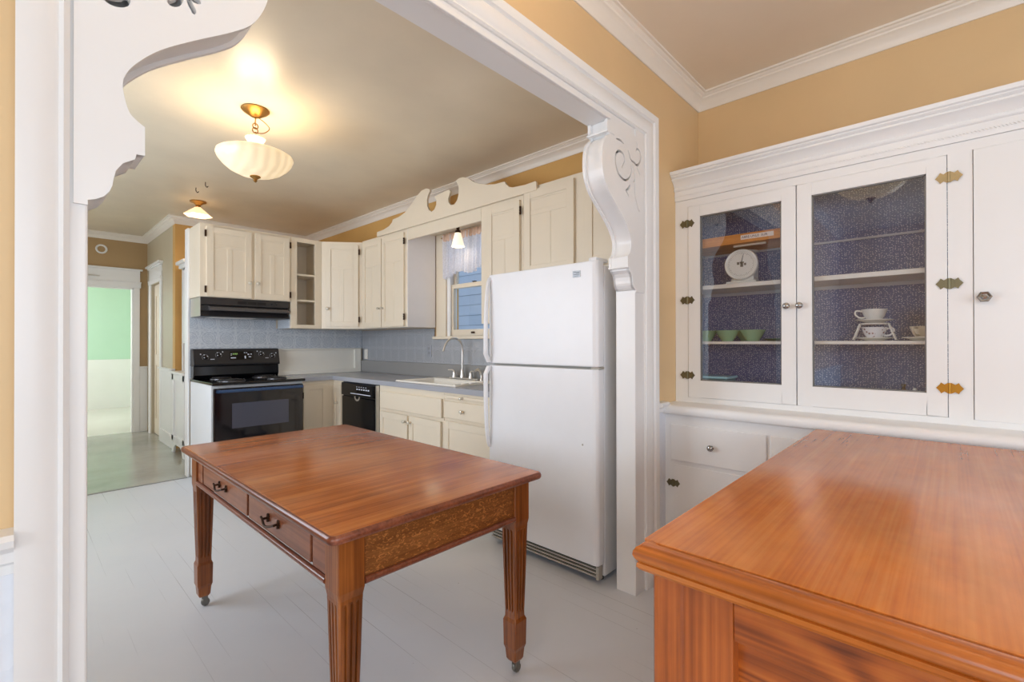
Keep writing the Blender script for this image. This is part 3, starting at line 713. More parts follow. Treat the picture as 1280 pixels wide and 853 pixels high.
# base cabinets ------------------------------------------------------------
c = thing('corner_base_cabinet', 'off white base cabinet in the corner between range and dishwasher', 'cabinet', (2.2, 4.9, 0), 'cream kitchen cabinets')
b = B(); prism(b, [(1.912, 5.20), (1.912, 4.72), (2.30, 4.72), (2.30, 4.515), (2.86, 4.515), (2.86, 5.20)], XY, 0.09, 0.868)
prism(b, [(1.93, 5.20), (1.93, 4.78), (2.36, 4.78), (2.36, 4.53), (2.86, 4.53), (2.86, 5.20)], XY, 0.0, 0.09)
obj('body', b, M_cream, c, bevel=0.003)
d = panel_door(c, frame((1.985, 4.72, 0.13), (1, 0, 0), (0, -1, 0)), 0.24, 0.70, 'plain', M_cream, stile=0.05)
barrel(d, frame((0, 4.72, 0), (1, 0, 0), (0, -1, 0)), 1.973, 0.73)
d = panel_door(c, frame((2.30, 4.53, 0.13), (0, 1, 0), (-1, 0, 0)), 0.165, 0.70, 'plain', M_cream, stile=0.045)
knob(d, (2.28, 4.60, 0.64), (-1, 0, 0), 0.014)
c = thing('sink_base_cabinet', 'cream base cabinet under the sink with false drawer front', 'cabinet', (2.58, 3.35, 0), 'cream kitchen cabinets')
b = B(); box(b, 2.30, 2.86, 2.882, 3.822, 0.09, 0.70); box(b, 2.30, 2.34, 2.882, 3.822, 0.70, 0.868); box(b, 2.36, 2.86, 2.882, 3.822, 0, 0.09)
box(b, 2.34, 2.86, 3.80, 3.822, 0.70, 0.868); box(b, 2.34, 2.86, 2.882, 2.90, 0.70, 0.868)
obj('body', b, M_cream, c, bevel=0.003)
obj('false_drawer_front', bx(2.28, 2.30, 2.90, 3.79, 0.665, 0.815), M_cream, c, bevel=0.005)
for (y0, y1, ky) in ((2.91, 3.335, 3.31), (3.36, 3.79, 3.385)):
    d = panel_door(c, frame((2.30, y0, 0.12), (0, 1, 0), (-1, 0, 0)), y1 - y0, 0.515, 'plain', M_cream)
    knob(d, (2.28, ky, 0.585), (-1, 0, 0), 0.016)
c = thing('drawer_base_cabinet', 'cream base cabinet with pull-out board and drawer beside the refrigerator', 'cabinet', (2.58, 2.6, 0), 'cream kitchen cabinets')
b = B(); box(b, 2.30, 2.86, 2.20, 2.878, 0.09, 0.868); box(b, 2.36, 2.86, 2.2, 2.878, 0, 0.09)
obj('body', b, M_cream, c, bevel=0.003)
d = obj('pull_out_board', bx(2.275, 2.30, 2.34, 2.865, 0.828, 0.850), M_cream, c, bevel=0.003); knob(d, (2.275, 2.64, 0.838), (-1, 0, 0), 0.012)
d = obj('drawer', bx(2.28, 2.30, 2.34, 2.865, 0.675, 0.805), M_cream, c, bevel=0.005); knob(d, (2.28, 2.64, 0.74), (-1, 0, 0), 0.016)
d = panel_door(c, frame((2.30, 2.34, 0.12), (0, 1, 0), (-1, 0, 0)), 0.525, 0.53, 'plain', M_cream)

# worktop with sink hole
b = B(); ZT0, ZT1 = 0.869, 0.910
for (x0, x1, y0, y1) in ((1.905, 2.28, 4.70, 5.19), (2.28, 2.861, 3.60, 5.19), (2.28, 2.38, 2.885, 3.60), (2.765, 2.861, 2.885, 3.60), (2.28, 2.861, 2.16, 2.885)):
    box(b, x0, x1, y0, y1, ZT0, ZT1)
o = obj('worktop', b, M_greycounter); tag(o, 'grey worktop running from the range round to the refrigerator', 'worktop')
s = thing('kitchen_sink', 'white drop-in sink set in the grey worktop', 'sink', (2.59, 3.17, 0.75))
b = B(); x0, x1, y0, y1 = 2.345, 2.85, 2.80, 3.63
loft(b, [[Vector((x, y, z)) for x, y in ((a, c_), (b2, c_), (b2, d_), (a, d_))] for (a, b2, c_, d_, z) in
     ((x0, x1, y0, y1, 0.9105), (x0 + .006, x1 - .006, y0 + .006, y1 - .006, 0.920), (x0 + .035, x1 - .10, y0 + .095, y1 - .035, 0.918), (x0 + .05, x1 - .115, y0 + .105, y1 - .05, 0.905), (x0 + .07, x1 - .13, y0 + .115, y1 - .07, 0.75))], cap=False)
b.faces.new([v for v in b.verts if abs(v.co.z - 0.75) < 1e-5])
obj('basin', b, M_porc, s, solid=0.004, bevel=0.0)
obj('drain', lathe(B(), [(0, 0), (0.04, 0), (0.042, 0.004), (0.03, 0.003), (0, 0.002)], Matrix.Translation((2.55, 3.17, 0.753)), 20), M_chrome, s, smooth=True)
# faucet
f = thing('kitchen_faucet', 'chrome gooseneck faucet with two lever handles behind the sink', 'faucet', (2.81, 3.25, 0.920))
obj('base_plate', bx(2.785, 2.838, 3.04, 3.42, 0.9225, 0.934), M_chrome, f, bevel=0.004)
sp = spline([(2.81, 3.26, 0.93), (2.81, 3.26, 1.05), (2.81, 3.26, 1.20), (2.79, 3.265, 1.26), (2.74, 3.27, 1.292), (2.68, 3.275, 1.285), (2.635, 3.28, 1.245), (2.612, 3.283, 1.19), (2.606, 3.284, 1.175)], 5)
obj('spout', tube(B(), sp, [0.0085] * (len(sp) - 3) + [0.011] * 3, 12), M_chrome, f, smooth=True)
obj('spout_base', lathe(B(), [(0, 0), (0.024, 0), (0.024, 0.01), (0.018, 0.04), (0.015, 0.07), (0.010, 0.085), (0, 0.085)], Matrix.Translation((2.81, 3.26, 0.93)), 16), M_chrome, f, smooth=True)
for yy, s_ in ((3.375, 1), (3.145, -1)):
    h = obj('handle', lathe(B(), [(0, 0), (0.022, 0), (0.022, 0.012), (0.015, 0.03), (0.017, 0.045), (0.010, 0.06), (0, 0.062)], Matrix.Translation((2.81, yy, 0.93)), 14), M_chrome, f, smooth=True)
    obj('lever', tube(B(), [(2.81, yy, 0.988), (2.80, yy + 0.02 * s_, 1.0), (2.785, yy + 0.06 * s_, 1.0)], [0.007, 0.006, 0.005], 8), M_chrome, h, smooth=True)
o = obj('side_sprayer', (lambda b: (lathe(b, [(0, 0), (0.018, 0), (0.018, 0.01), (0.011, 0.02), (0.011, 0.055), (0.0, 0.056)], Matrix.Translation((2.82, 3.015, 0.921)), 14), tube(b, [(2.82, 3.015, 0.965), (2.815, 3.02, 1.0), (2.79, 3.03, 1.02), (2.765, 3.04, 1.005)], [0.012, 0.014, 0.013, 0.010], 10), b)[-1])(B()), M_chrome, smooth=True)
tag(o, 'small chrome side sprayer right of the gooseneck faucet', 'sprayer')
# wall plates
def plate(name, label, cat, y, z, tog):
    o = thing(name, label, cat, (2.888, y, z))
    obj('cover_plate', bx(2.884, 2.890, y - 0.036, y + 0.036, z - 0.058, z + 0.058), M_trimwarm if tog else M_greycounter, o, bevel=0.002)
    for dz in (-0.022, 0.022): obj('socket', bx(2.881, 2.8845, y - 0.014, y + 0.014, z + dz - 0.014, z + dz + 0.014), M_porc if tog else M_badge, o, bevel=0.002)
plate('wall_outlet', 'small outlet on the window wall backsplash near the corner', 'outlet', 5.10, 1.12, True)
plate('wall_outlet', 'grey outlet on the tin backsplash left of the faucet', 'outlet', 3.86, 1.17, False)

# sconce over the sink
s = thing('sink_light', 'small bell shaded lamp hanging over the kitchen sink', 'lamp', (2.72, 3.215, 2.30))
obj('canopy', lathe(B(), [(0, 0.0), (0.045, 0.0), (0.04, -0.015), (0.016, -0.025), (0.012, -0.06), (0.024, -0.065), (0.026, -0.085), (0.0, -0.085)], Matrix.Translation((2.72, 3.215, 2.317)), 20), M_bronze, s, smooth=True)
obj('lamp_shade', lathe(B(), [(0.022, -0.002), (0.028, -0.005), (0.040, -0.05), (0.052, -0.10), (0.060, -0.125), (0.057, -0.125), (0.049, -0.10), (0.037, -0.05), (0.024, -0.008)], Matrix.Translation((2.72, 3.215, 2.236)), 28, closed=True), M_sconce, s, smooth=True)

# curtain valance
cu = thing('cafe_curtain', 'sheer white lace curtain valance across the kitchen window', 'curtain', (2.86, 3.32, 1.92))
b = B(); NU, NV = 150, 26; grid = []
for i in range(NU + 1):
    u_ = i / NU; y = 2.95 + u_ * 0.665; col = []
    for j in range(NV + 1):
        v_ = j / NV
        amp = 0.010 + 0.010 * v_
        x = 2.868 + amp * math.sin(u_ * 88 + 1.5 * math.sin(u_ * 9)) + 0.006 * math.sin(u_ * 37 + v_ * 2)
        zb = 1.925 - 0.045 * u_ + 0.012 * abs(math.sin(u_ * 30)) + 0.02 * math.sin(u_ * 12)
        col.append(b.verts.new((x, y + 0.004 * math.sin(u_ * 60 + v_ * 3), 2.29 + (zb - 2.29) * v_)))
    grid.append(col)
for i in range(NU):
    for j in range(NV): b.faces.new((grid[i][j], grid[i + 1][j], grid[i + 1][j + 1], grid[i][j + 1]))
obj('sheer_panel', b, M_lace, cu, smooth=True)
b = B()
for i in range(46):
    y = 2.955 + i * 0.0145
    lathe(b, [(0.0, -0.012), (0.011, -0.008), (0.013, 0.02), (0.010, 0.045), (0.006, 0.055), (0, 0.057)], Matrix.Translation((2.868 + 0.004 * math.sin(i * 2.1), y, 2.245 + 0.006 * math.sin(i * 1.7))), 8)
obj('gathered_heading', b, M_gather, cu, smooth=True)
obj('rod', tube(B(), [(2.868, 2.90, 2.272), (2.868, 3.64, 2.272)], 0.006, 8), M_brass, cu, smooth=True)

# ------------------------------------------------------------------ range
r = thing('electric_range', 'black and white freestanding electric range under the hood', 'range', (1.51, 4.85, 0))
obj('body', (lambda b: (box(b, 1.138, 1.898, 4.53, 5.19, 0.02, 0.893), box(b, 1.16, 1.88, 4.58, 5.15, 0.0, 0.02), b)[-1])(B()), M_whiteside, r, bevel=0.004)
obj('cooktop', bx(1.132, 1.903, 4.475, 5.18, 0.893, 0.917), M_black, r, bevel=0.008, seg=3)
for (x, y, rr) in ((1.33, 4.66, 0.10), (1.71, 4.66, 0.08), (1.33, 4.97, 0.08), (1.71, 4.97, 0.10)):
    bu = obj('drip_bowl', lathe(B(), [(0, 0.0005), (rr * 0.5, 0.0005), (rr, 0.004), (rr * 1.08, 0.006), (rr * 1.1, 0.002), (rr * 1.1, 0.0)], Matrix.Translation((x, y, 0.917)), 28), plain('drip_bowl_dark', rgb(90, 88, 90), 0.3, 0.8), r, smooth=True)
    pts = [(x + (0.012 + (rr - 0.014) * k / 90) * math.cos(k * 0.28), y + (0.012 + (rr - 0.014) * k / 90) * math.sin(k * 0.28), 0.929) for k in range(91)]
    obj('coil', tube(B(), pts, 0.0055, 6), M_blackm, bu, smooth=True)
# backguard: sloped console with a lower step
b = B(); prism(b, [(5.20, 0.917), (5.12, 0.917), (5.105, 0.95), (5.11, 1.035), (5.20, 1.04)], YZ, 1.142, 1.894)
obj('backguard', b, M_black, r, bevel=0.006)
b = B(); prism(b, [(5.20, 1.035), (5.085, 1.035), (5.082, 1.055), (5.118, 1.190), (5.135, 1.197), (5.20, 1.197)], YZ, 1.138, 1.898)
con = obj('console', b, M_blackm, r, bevel=0.006)
nrm = Vector((0, -0.135, 0.036)).normalized()
def onc(x, s):      # point on the sloping console face, s metres up its slope
    t = s / 0.1397
    return Vector((x, 5.082 + 0.036 * t, 1.055 + 0.135 * t)) + nrm * 0.0005
upv = Vector((0, 0.036, 0.135)).normalized()
Mc = lambda x, s: Matrix.Translation(onc(x, s)) @ Matrix(((1, 0, 0, 0), (0, upv.y, nrm.y, 0), (0, upv.z, nrm.z, 0), (0, 0, 0, 1)))
for (x, s_) in ((1.235, 0.065), (1.345, 0.085), (1.725, 0.088), (1.83, 0.068)):
    kb = obj('control_knob', (lambda b, M: (lathe(b, [(0, 0), (0.018, 0), (0.016, 0.014), (0, 0.015)], M, 18), box(b, -0.004, 0.004, -0.018, 0.018, 0.013, 0.021, M), b)[-1])(B(), Mc(x, s_)), M_black, con, smooth=False)
    b = B()
    for k in range(14):
        a = -0.6 + k * (PI + 1.2) / 13
        box(b, 0.026 * math.cos(a) - 0.0015, 0.026 * math.cos(a) + 0.0015, 0.026 * math.sin(a) - 0.0015, 0.026 * math.sin(a) + 0.0015, 0, 0.0006, Mc(x, s_))
    for (dx, dy, q) in ((-0.012, 0.02, 0.004), (0.014, 0.006, 0.0045), (-0.012, -0.006, 0.0045)): box(b, dx - q, dx + q, dy - q, dy + q, 0.0152, 0.0158, Mc(x, s_))
    sx = -0.036 if x in (1.235, 1.725) else 0.036
    box(b, sx - 0.005, sx + 0.005, 0.026, 0.036, 0, 0.0006, Mc(x, s_))
    obj('dial_marks', b, M_printw, con)
b = B()
box(b, 1.275, 1.305, 0, 0, 0, 0) if False else None
for (x, s_, w, h) in ((1.292, 0.045, 0.034, 0.006), (1.775, 0.048, 0.03, 0.005), (1.47, 0.055, 0.045, 0.010), (1.575, 0.06, 0.012, 0.028), (1.572, 0.105, 0.01, 0.008), (1.59, 0.105, 0.01, 0.008), (1.605, 0.088, 0.014, 0.013), (1.63, 0.090, 0.012, 0.010), (1.617, 0.063, 0.022, 0.008), (1.455, 0.095, 0.012, 0.005), (1.452, 0.082, 0.01, 0.004)):
    obj('panel_print', box(B(), -w / 2, w / 2, -h / 2, h / 2, 0.0008, 0.0014, Mc(x, s_)), M_printw, con)
obj('display_panel', box(B(), -0.105, 0.105, -0.042, 0.042, 0, 0.0007, Mc(1.545, 0.078)), M_black, con)
# clock digits 2:44-like seven segment strokes
b = B(); Mq = Mc(1.485, 0.092)
for cx in (-0.012, 0.004, 0.018):
    for (dx, dy, w, h) in ((0, 0.007, 0.008, 0.002), (0, 0, 0.008, 0.002), (0.0035, 0.0035, 0.002, 0.008), (-0.0035, -0.0035, 0.002, 0.008)):
        box(b, cx + dx - w / 2, cx + dx + w / 2, dy - h / 2, dy + h / 2, 0.0008, 0.0014, Mq)
obj('clock_digits', b, M_display, con)
dr = obj('oven_door', bx(1.150, 1.890, 4.492, 4.53, 0.235, 0.868), M_ovenglass, r, bevel=0.008, seg=3)
obj('oven_window', bx(1.285, 1.755, 4.4895, 4.4925, 0.52, 0.735), M_ovenwin, dr, bevel=0.0012)
obj('door_handle', (lambda b: (tube(b, [(1.17, 4.455, 0.845), (1.87, 4.455, 0.845)], 0.014, 12), box(b, 1.17, 1.20, 4.455, 4.492, 0.832, 0.858), box(b, 1.84, 1.87, 4.455, 4.492, 0.832, 0.858), b)[-1])(B()), plain('handle_blue_reflection', rgb(52, 76, 112), 0.2), dr, smooth=True)  # dark handle tinted blue to imitate reflected blue light
dw = obj('storage_drawer', bx(1.150, 1.890, 4.495, 4.53, 0.05, 0.225), M_black, r, bevel=0.006)

# hood
h = thing('range_hood', 'black under-cabinet range hood below the two-door cabinet', 'range hood', (1.53, 5.0, 1.49))
b = B(); prism(b, [(5.204, 1.666), (4.872, 1.666), (4.868, 1.60), (4.90, 1.596), (4.90, 1.545), (4.86, 1.500), (4.875, 1.492), (5.204, 1.492)], YZ, 1.142, 1.904)
obj('shell', b, plain('hood_black', rgb(44, 42, 44), 0.3), h, bevel=0.003)
b = B(); prism(b, [(4.905, 1.596), (4.852, 1.580), (4.836, 1.560), (4.838, 1.548), (4.856, 1.545), (4.905, 1.55)], YZ, 1.21, 1.900)
obj('visor', b, plain('hood_visor', rgb(84, 80, 80), 0.25), h, bevel=0.003)
b = B()
for k in range(3): box(b, 1.44 + k * 0.085, 1.515 + k * 0.085, 4.866, 4.872, 1.617, 1.642)
obj('vent', b, M_dark, h)
for x in (1.745, 1.79): obj('rocker_switch', lathe(B(), [(0, 0), (0.013, 0), (0.011, 0.008), (0, 0.009)], axis((x, 4.871, 1.632), (0, -1, 0)), 14), M_blackm, h, smooth=True)
obj('filter', bx(1.24, 1.62, 4.93, 5.15, 1.488, 1.494), M_chrome, h)
obj('end_plate', bx(1.138, 1.1425, 4.875, 5.20, 1.494, 1.664), M_chrome, h)

# dishwasher
dwm = thing('dishwasher', 'black built-in dishwasher left of the sink cabinet', 'dishwasher', (2.58, 4.17, 0))
obj('case', (lambda b: (box(b, 2.30, 2.855, 3.828, 4.508, 0.10, 0.864), box(b, 2.36, 2.855, 3.84, 4.50, 0.0, 0.10), b)[-1])(B()), M_blackm, dwm)
obj('door', bx(2.275, 2.30, 3.845, 4.49, 0.12, 0.725), M_black, dwm, bevel=0.006)
cp = obj('control_panel', bx(2.268, 2.30, 3.845, 4.49, 0.735, 0.858), M_black, dwm, bevel=0.006)
b = B()
for k in range(6): box(b, 2.2665, 2.2682, 4.16 - k * 0.042, 4.185 - k * 0.042, 0.80, 0.812)
for k in range(5): box(b, 2.2665, 2.2682, 4.17 - k * 0.042, 4.186 - k * 0.042, 0.825, 0.832)
box(b, 2.2665, 2.2682, 3.93, 4.30, 0.757, 0.764)
obj('button_print', b, M_printw, cp)
obj('latch', (lambda b: prism(b, [(4.18 + 0.05 * math.cos(PI + k * PI / 10), 0.735 + 0.045 * math.sin(PI + k * PI / 10)) for k in range(11)] + [(4.18 + 0.035 * math.cos(-k * PI / 10), 0.735 + 0.03 * math.sin(-k * PI / 10)) for k in range(11)], YZ, 2.268, 2.274))(B()), M_chrome, cp)
obj('side_trim', bx(2.270, 2.30, 3.828, 3.842, 0.12, 0.86), M_chrome, dwm)

# ------------------------------------------------------------------ refrigerator
fr = thing('refrigerator', 'white top-freezer refrigerator beside the opening', 'refrigerator', (2.45, 1.73, 0))
obj('cabinet', bx(2.115, 2.82, 1.325, 2.125, 0.03, 1.655), M_white, fr, bevel=0.006)
def fdoor(name, z0, z1):
    b = B(); xs = []
    # rounded front in plan
    pl = [(2.108, 2.128), (2.060, 2.128), (2.048, 2.118), (2.046, 2.10), (2.046, 1.352), (2.049, 1.335), (2.060, 1.324), (2.108, 1.322)]
    prism(b, [(x, y) for x, y in pl], XY, z0, z1)
    return obj(name, b, M_white, fr, bevel=0.006, seg=3)
fz = fdoor('freezer_door', 1.124, 1.676); fg = fdoor('fridge_door', 0.10, 1.112)
obj('gasket', bx(2.10, 2.116, 1.335, 2.115, 0.11, 1.655), M_grille, fr)
def fhandle(par, z0, z1, flare_low):
    zs = [z0 + (z1 - z0) * k / 20 for k in range(21)]; b = B(); rings = []
    for k, z in enumerate(zs):
        t = k / 20; t = 1 - t if flare_low else t        # t=0 at the door-gap end
        w = 0.030 - 0.012 * t; out = 0.040 * (1 - t ** 3) ** 0.5 * min(1, (0.25 + t * 8)) + 0.006
        x = 2.048 - out
        yc = 2.112
        ring = [Vector((x, yc - w / 2, z)), Vector((x - 0.006, yc, z)), Vector((x, yc + w / 2, z)), Vector((x + 0.016, yc + w / 2, z)), Vector((x + 0.016, yc - w / 2, z))]
        rings.append(ring)
    loft(b, rings)
    return obj('handle', b, M_white, par, smooth=True, bevel=0.003)
fhandle(fz, 1.128, 1.66, False); fhandle(fg, 0.60, 1.108, True)
bd = obj('badge', bx(2.0435, 2.0465, 1.425, 1.475, 1.598, 1.632), M_badge, fz, bevel=0.001)
b = B()
for (y, z, w, h_) in ((1.462, 1.624, 0.016, 0.003), (1.442, 1.621, 0.022, 0.004), (1.450, 1.612, 0.038, 0.003), (1.45, 1.604, 0.030, 0.002)): box(b, 2.0428, 2.0436, y - w / 2, y + w / 2, z - h_ / 2, z + h_ / 2)
obj('badge_lettering', b, M_blackm, bd)
obj('hinge_cover', (lambda b: prism(b, [(2.055, 1.335), (2.05, 1.36), (2.06, 1.385), (2.13, 1.385), (2.17, 1.36), (2.17, 1.335)], XY, 1.674, 1.694))(B()), M_white, fr, bevel=0.005)
gr = obj('toe_grille', bx(2.075, 2.115, 1.345, 2.115, 0.028, 0.095), M_dark, fr)
for z in (0.036, 0.055, 0.074): obj('grille_slat', bx(2.062, 2.078, 1.345, 2.115, z, z + 0.009), M_grille, gr, bevel=0.002)
obj('grille_end_cap', bx(2.060, 2.10, 1.328, 1.345, 0.026, 0.095), M_grille, gr, bevel=0.003)
for y in (1.37, 2.08): obj('foot', lathe(B(), [(0, 0), (0.02, 0), (0.02, 0.012), (0.008, 0.014), (0.008, 0.035), (0, 0.035)], Matrix.Translation((2.14, y, 0)), 12), M_blackm, fr)
obj('centre_hinge', bx(2.06, 2.11, 1.322, 1.372, 1.113, 1.123), M_grille, fr)
obj('door_dent', lathe(B(), [(0, 0), (0.006, 0.0), (0.004, 0.002), (0, 0.0025)], axis((2.0465, 1.415, 0.715), (-1, 0, 0)), 10), M_grille, fg)

# ------------------------------------------------------------------ corner brackets of the opening
PR = [(0.262, 2.266), (0.262, 2.222), (0.252, 2.214), (0.252, 2.206), (0.240, 2.200)]
CV = [(0.252, 2.196), (0.285, 2.165), (0.302, 2.12), (0.306, 2.07), (0.300, 2.02), (0.274, 1.965), (0.233, 1.925), (0.165, 1.875), (0.106, 1.828), (0.068, 1.785), (0.051, 1.754), (0.048, 1.729), (0.056, 1.691), (0.068, 1.676), (0.081, 1.667)]
LOW = [(0.081, 1.612), (0.068, 1.611), (0.066, 1.601), (0.048, 1.588), (0.038, 1.572), (0.0345, 1.555), (0.033, 1.543), (0.029, 1.531), (0.021, 1.520), (0.010, 1.5125), (0.0, 1.509)]
cvs = [(p.x, p.y) for p in spline([Vector((a, b_, 0)) for a, b_ in CV], 5)]
def offset(c_, d):       # pull the profile inwards towards the jamb
    return [(max(0.0, x - d), z + (0 if i else 0)) for i, (x, z) in enumerate(c_)]
def bracket(name, label, xj, sgn, ext):
    X_ = lambda dx: xj - sgn * dx
    root = thing(name, label, 'bracket', (xj, (YW + YB) / 2, 1.509), 'corner brackets of the wide opening')
    full = PR + cvs + LOW
    inner = offset(full, 0.014)
    y0, y1 = YW - 0.010, YB - 0.003
    b = B(); prism(b, [(X_(dx), z) for dx, z in inner] + [(X_(0.0), 2.266)], XZ, y0 + 0.045, y1 - 0.012)
    obj('core', b, M_trim, root, smooth=True)
    b = B(); ii = [(dx, z) for dx, z in inner if dx > 0.02 and z > 1.64]
    prism(b, [(X_(dx), z) for dx, z in ii] + [(X_(max(0.004, dx - 0.012)), z) for dx, z in ii[::-1]], XZ, y0 + 0.013, y0 + 0.046)
    obj('edge_band', b, M_trim, root, smooth=True)
    obj('foot_block', prism(B(), [(X_(dx), z) for dx, z in LOW] + [(X_(0.0), 1.668), (X_(0.076), 1.668), (X_(0.076), 1.62)], XZ, y0 + 0.002, y1 - 0.002), M_trim, root, bevel=0.002)
    # front cheek board with pierced scrollwork
    b = B(); prism(b, [(X_(dx), z) for dx, z in full] + [(X_(-0.001), 1.509), (X_(-0.001), 1.50), (X_(-ext), 1.50), (X_(-ext), 2.312), (X_(0.0), 2.312), (X_(0.0), 2.266)], XZ, y0, y0 + 0.014)
    fb = obj('front_cheek', b, M_trim, root)
    b = B(); prism(b, [(X_(dx), z) for dx, z in full] + [(X_(0.0), 2.266)], XZ, y1 - 0.014, y1)
    obj('rear_cheek', b, M_trim, root, smooth=True, bevel=0.002)
    b = B(); prism(b, [(X_(0.270), 2.222), (X_(0.270), 2.210), (X_(0), 2.210), (X_(0), 2.222)], XZ, y0 - 0.006, y0 - 0.0) if False else None
    obj('bead', bx(min(X_(0.268), X_(0.2)), max(X_(0.268), X_(0.2)), y0 - 0.003, y1 + 0.003, 2.207, 2.216), M_trim, root, bevel=0.003)
    obj('bead', bx(min(X_(0.080), X_(0.03)), max(X_(0.080), X_(0.03)), y0 + 0.001, y1 + 0.003, 1.613, 1.621), M_trim, root, bevel=0.003)
    # carved groove cutter
    cb = B()
    def cut(pts, rr):
        pp = [Vector((X_(p.x), y0 - 0.001, p.y)) for p in spline([Vector((a, z, 0)) for a, z in pts], 6)]
        n_ = len(pp); rad = [max(0.0012, rr * math.sin(PI * (0.08 + 0.84 * (k / (n_ - 1)))) ** 0.6) for k in range(n_)]
        tube(cb, pp, rad, 8)
    cut([(0.185, 2.198), (0.150, 2.201), (0.114, 2.193)], 0.006)
    cut([(0.135, 2.075), (0.124, 2.093), (0.110, 2.114), (0.114, 2.135), (0.132, 2.148), (0.162, 2.147), (0.182, 2.132), (0.191, 2.11), (0.189, 2.074), (0.168, 2.042), (0.133, 2.027), (0.096, 2.027), (0.065, 2.047), (0.048, 2.074), (0.046, 2.106), (0.050, 2.13)], 0.0065)
    if ext > 0.05:
        cut([(0.079, 2.177), (0.064, 2.159), (0.048, 2.138), (0.02, 2.133), (-0.013, 2.128), (-0.04, 2.153), (-0.049, 2.185), (-0.033, 2.207), (-0.009, 2.208), (0.0, 2.192)], 0.0065)
        cut([(-0.017, 2.212), (-0.007, 2.245)], 0.003)
        cut([(-0.009, 2.118), (-0.026, 2.1), (-0.043, 2.085)], 0.004)
        cut([(0.035, 2.125), (0.02, 2.094), (0.01, 2.051), (0.013, 2.025), (0.008, 1.971), (-0.008, 1.939), (-0.025, 1.91), (-0.042, 1.903)], 0.004)
    if ext < 0.05:
        cut([(0.116, 1.931), (0.124, 1.929), (0.134, 1.938), (0.140, 1.955)], 0.007)
        cut([(0.150, 1.962), (0.154, 1.945), (0.160, 1.934), (0.159, 1.927)], 0.006)
        cut([(0.152, 1.966), (0.162, 1.957), (0.173, 1.957)], 0.007)
        cut([(0.020, 1.895), (0.026, 1.886), (0.038, 1.886), (0.050, 1.893), (0.055, 1.905)], 0.009)
    cut([(0.056, 2.017), (0.071, 1.995), (0.099, 1.977)], 0.007)
    cut([(0.099, 1.978), (0.084, 1.966), (0.069, 1.953)], 0.005)
    cut([(0.007, 2.055), (0.027, 2.031)], 0.006)
    for v in cb.verts: v.co.y = y0 + (v.co.y - y0) * (1 if v.co.y < y0 else 5)
    for v in cb.verts:
        if v.co.y < y0: v.co.y = y0 - 0.01
    finish(cb); cm = bpy.data.meshes.new('cut'); 
    org = ORG[root.name]
    for v in cb.verts: v.co -= org
    cb.to_mesh(cm); cb.free()
    co = bpy.data.objects.new('cut', cm); C.objects.link(co); co.parent = root
    md = fb.modifiers.new('carve', 'BOOLEAN'); md.object = co; md.operation = 'DIFFERENCE'; md.solver = 'EXACT'; md.use_self = True
    bpy.context.view_layer.update()
    dg = bpy.context.evaluated_depsgraph_get()
    me = bpy.data.meshes.new_from_object(fb.evaluated_get(dg))
    fb.modifiers.clear(); fb.data = me
    bpy.data.objects.remove(co, do_unlink=True)
    return root
bracket('corner_bracket', 'white S-curved bracket with carved scrolls beside the refrigerator', 2.10, 1, 0.088)
bracket('corner_bracket', 'white S-curved bracket at top left of the opening', 0.093, -1, 0.02)

# ------------------------------------------------------------------ built-in hutch
hu = thing('built_in_hutch', 'white built-in china hutch with glass doors on the right wall', 'hutch', (2.65, 0.3, 0))
XF, XFL = 2.57, 2.412; HE = -0.62
b = B()
box(b, XF, XF + 0.02, 1.070, YW - 0.001, 0.948, 2.004); box(b, XF, XF + 0.02, -0.060, 0.012, 0.948, 2.004)
box(b, XF, XF + 0.02, HE, -0.55, 0.948, 2.004); box(b, XF, XF + 0.02, HE, YW - 0.001, 2.004, 2.044); box(b, XF, XF + 0.02, HE, YW - 0.001, 0.90, 0.948)
obj('face_frame', b, M_trim, hu)
b = B(); box(b, XF + 0.02, 2.902, 1.115, YW - 0.001, 0.92, 2.06); box(b, XF + 0.02, 2.902, -0.02, -0.002, 0.92, 2.06); box(b, XF + 0.02, 2.902, HE, HE + .02, 0.92, 2.06)
box(b, XF + 0.02, 2.902, HE, YW - 0.001, 2.04, 2.06); box(b, XF + 0.02, 2.902, HE, YW - 0.001, 0.92, 1.018)
obj('case', b, M_trim, hu)
b = B(); box(b, 2.893, 2.901, 0.0, 1.115, 1.018, 2.04); box(b, XF + .022, 2.893, 1.107, 1.115, 1.018, 2.04); box(b, XF + .022, 2.893, 0.0, 0.007, 1.018, 2.04)
obj('wallpaper_lining', b, M_paper, hu)
obj('shelf', bx(2.62, 2.893, 0.008, 1.107, 1.542, 1.565), M_trimwarm, hu, bevel=0.003)
obj('shelf', bx(2.62, 2.893, 0.008, 1.107, 1.241, 1.257), M_trimwarm, hu, bevel=0.003)
b = B(); box(b, 2.882, 2.893, 0.008, 1.107, 1.762, 1.772); box(b, 2.60, 2.882, 1.096, 1.107, 1.762, 1.772)
box(b, 2.882, 2.893, 0.008, 1.107, 1.523, 1.541)
obj('cleat', b, plain('cleat_grey', rgb(196, 200, 206), 0.4), hu)
HC = [(0, 2.045), (0.007, 2.045), (0.010, 2.060), (0.010, 2.072), (0.010, 2.098), (0.016, 2.100), (0.020, 2.106), (0.020, 2.114), (0.016, 2.117), (0.020, 2.124), (0.032, 2.142), (0.046, 2.152), (0.050, 2.154), (0.050, 2.160), (0.047, 2.163), (0.056, 2.168), (0.060, 2.172), (0.060, 2.176), (0.070, 2.180), (0.073, 2.190), (0.073, 2.197), (0, 2.197), (-0.05, 2.197), (-0.05, 2.045)]
b = B(); prism(b, [(XF - d, z) for d, z in HC], lambda a, z, y: Vector((a, y, z)), HE, YW - 0.002)
co = obj('cornice', b, M_trim, hu, smooth=True)
b = B()
yy = HE + 0.01; k = 0
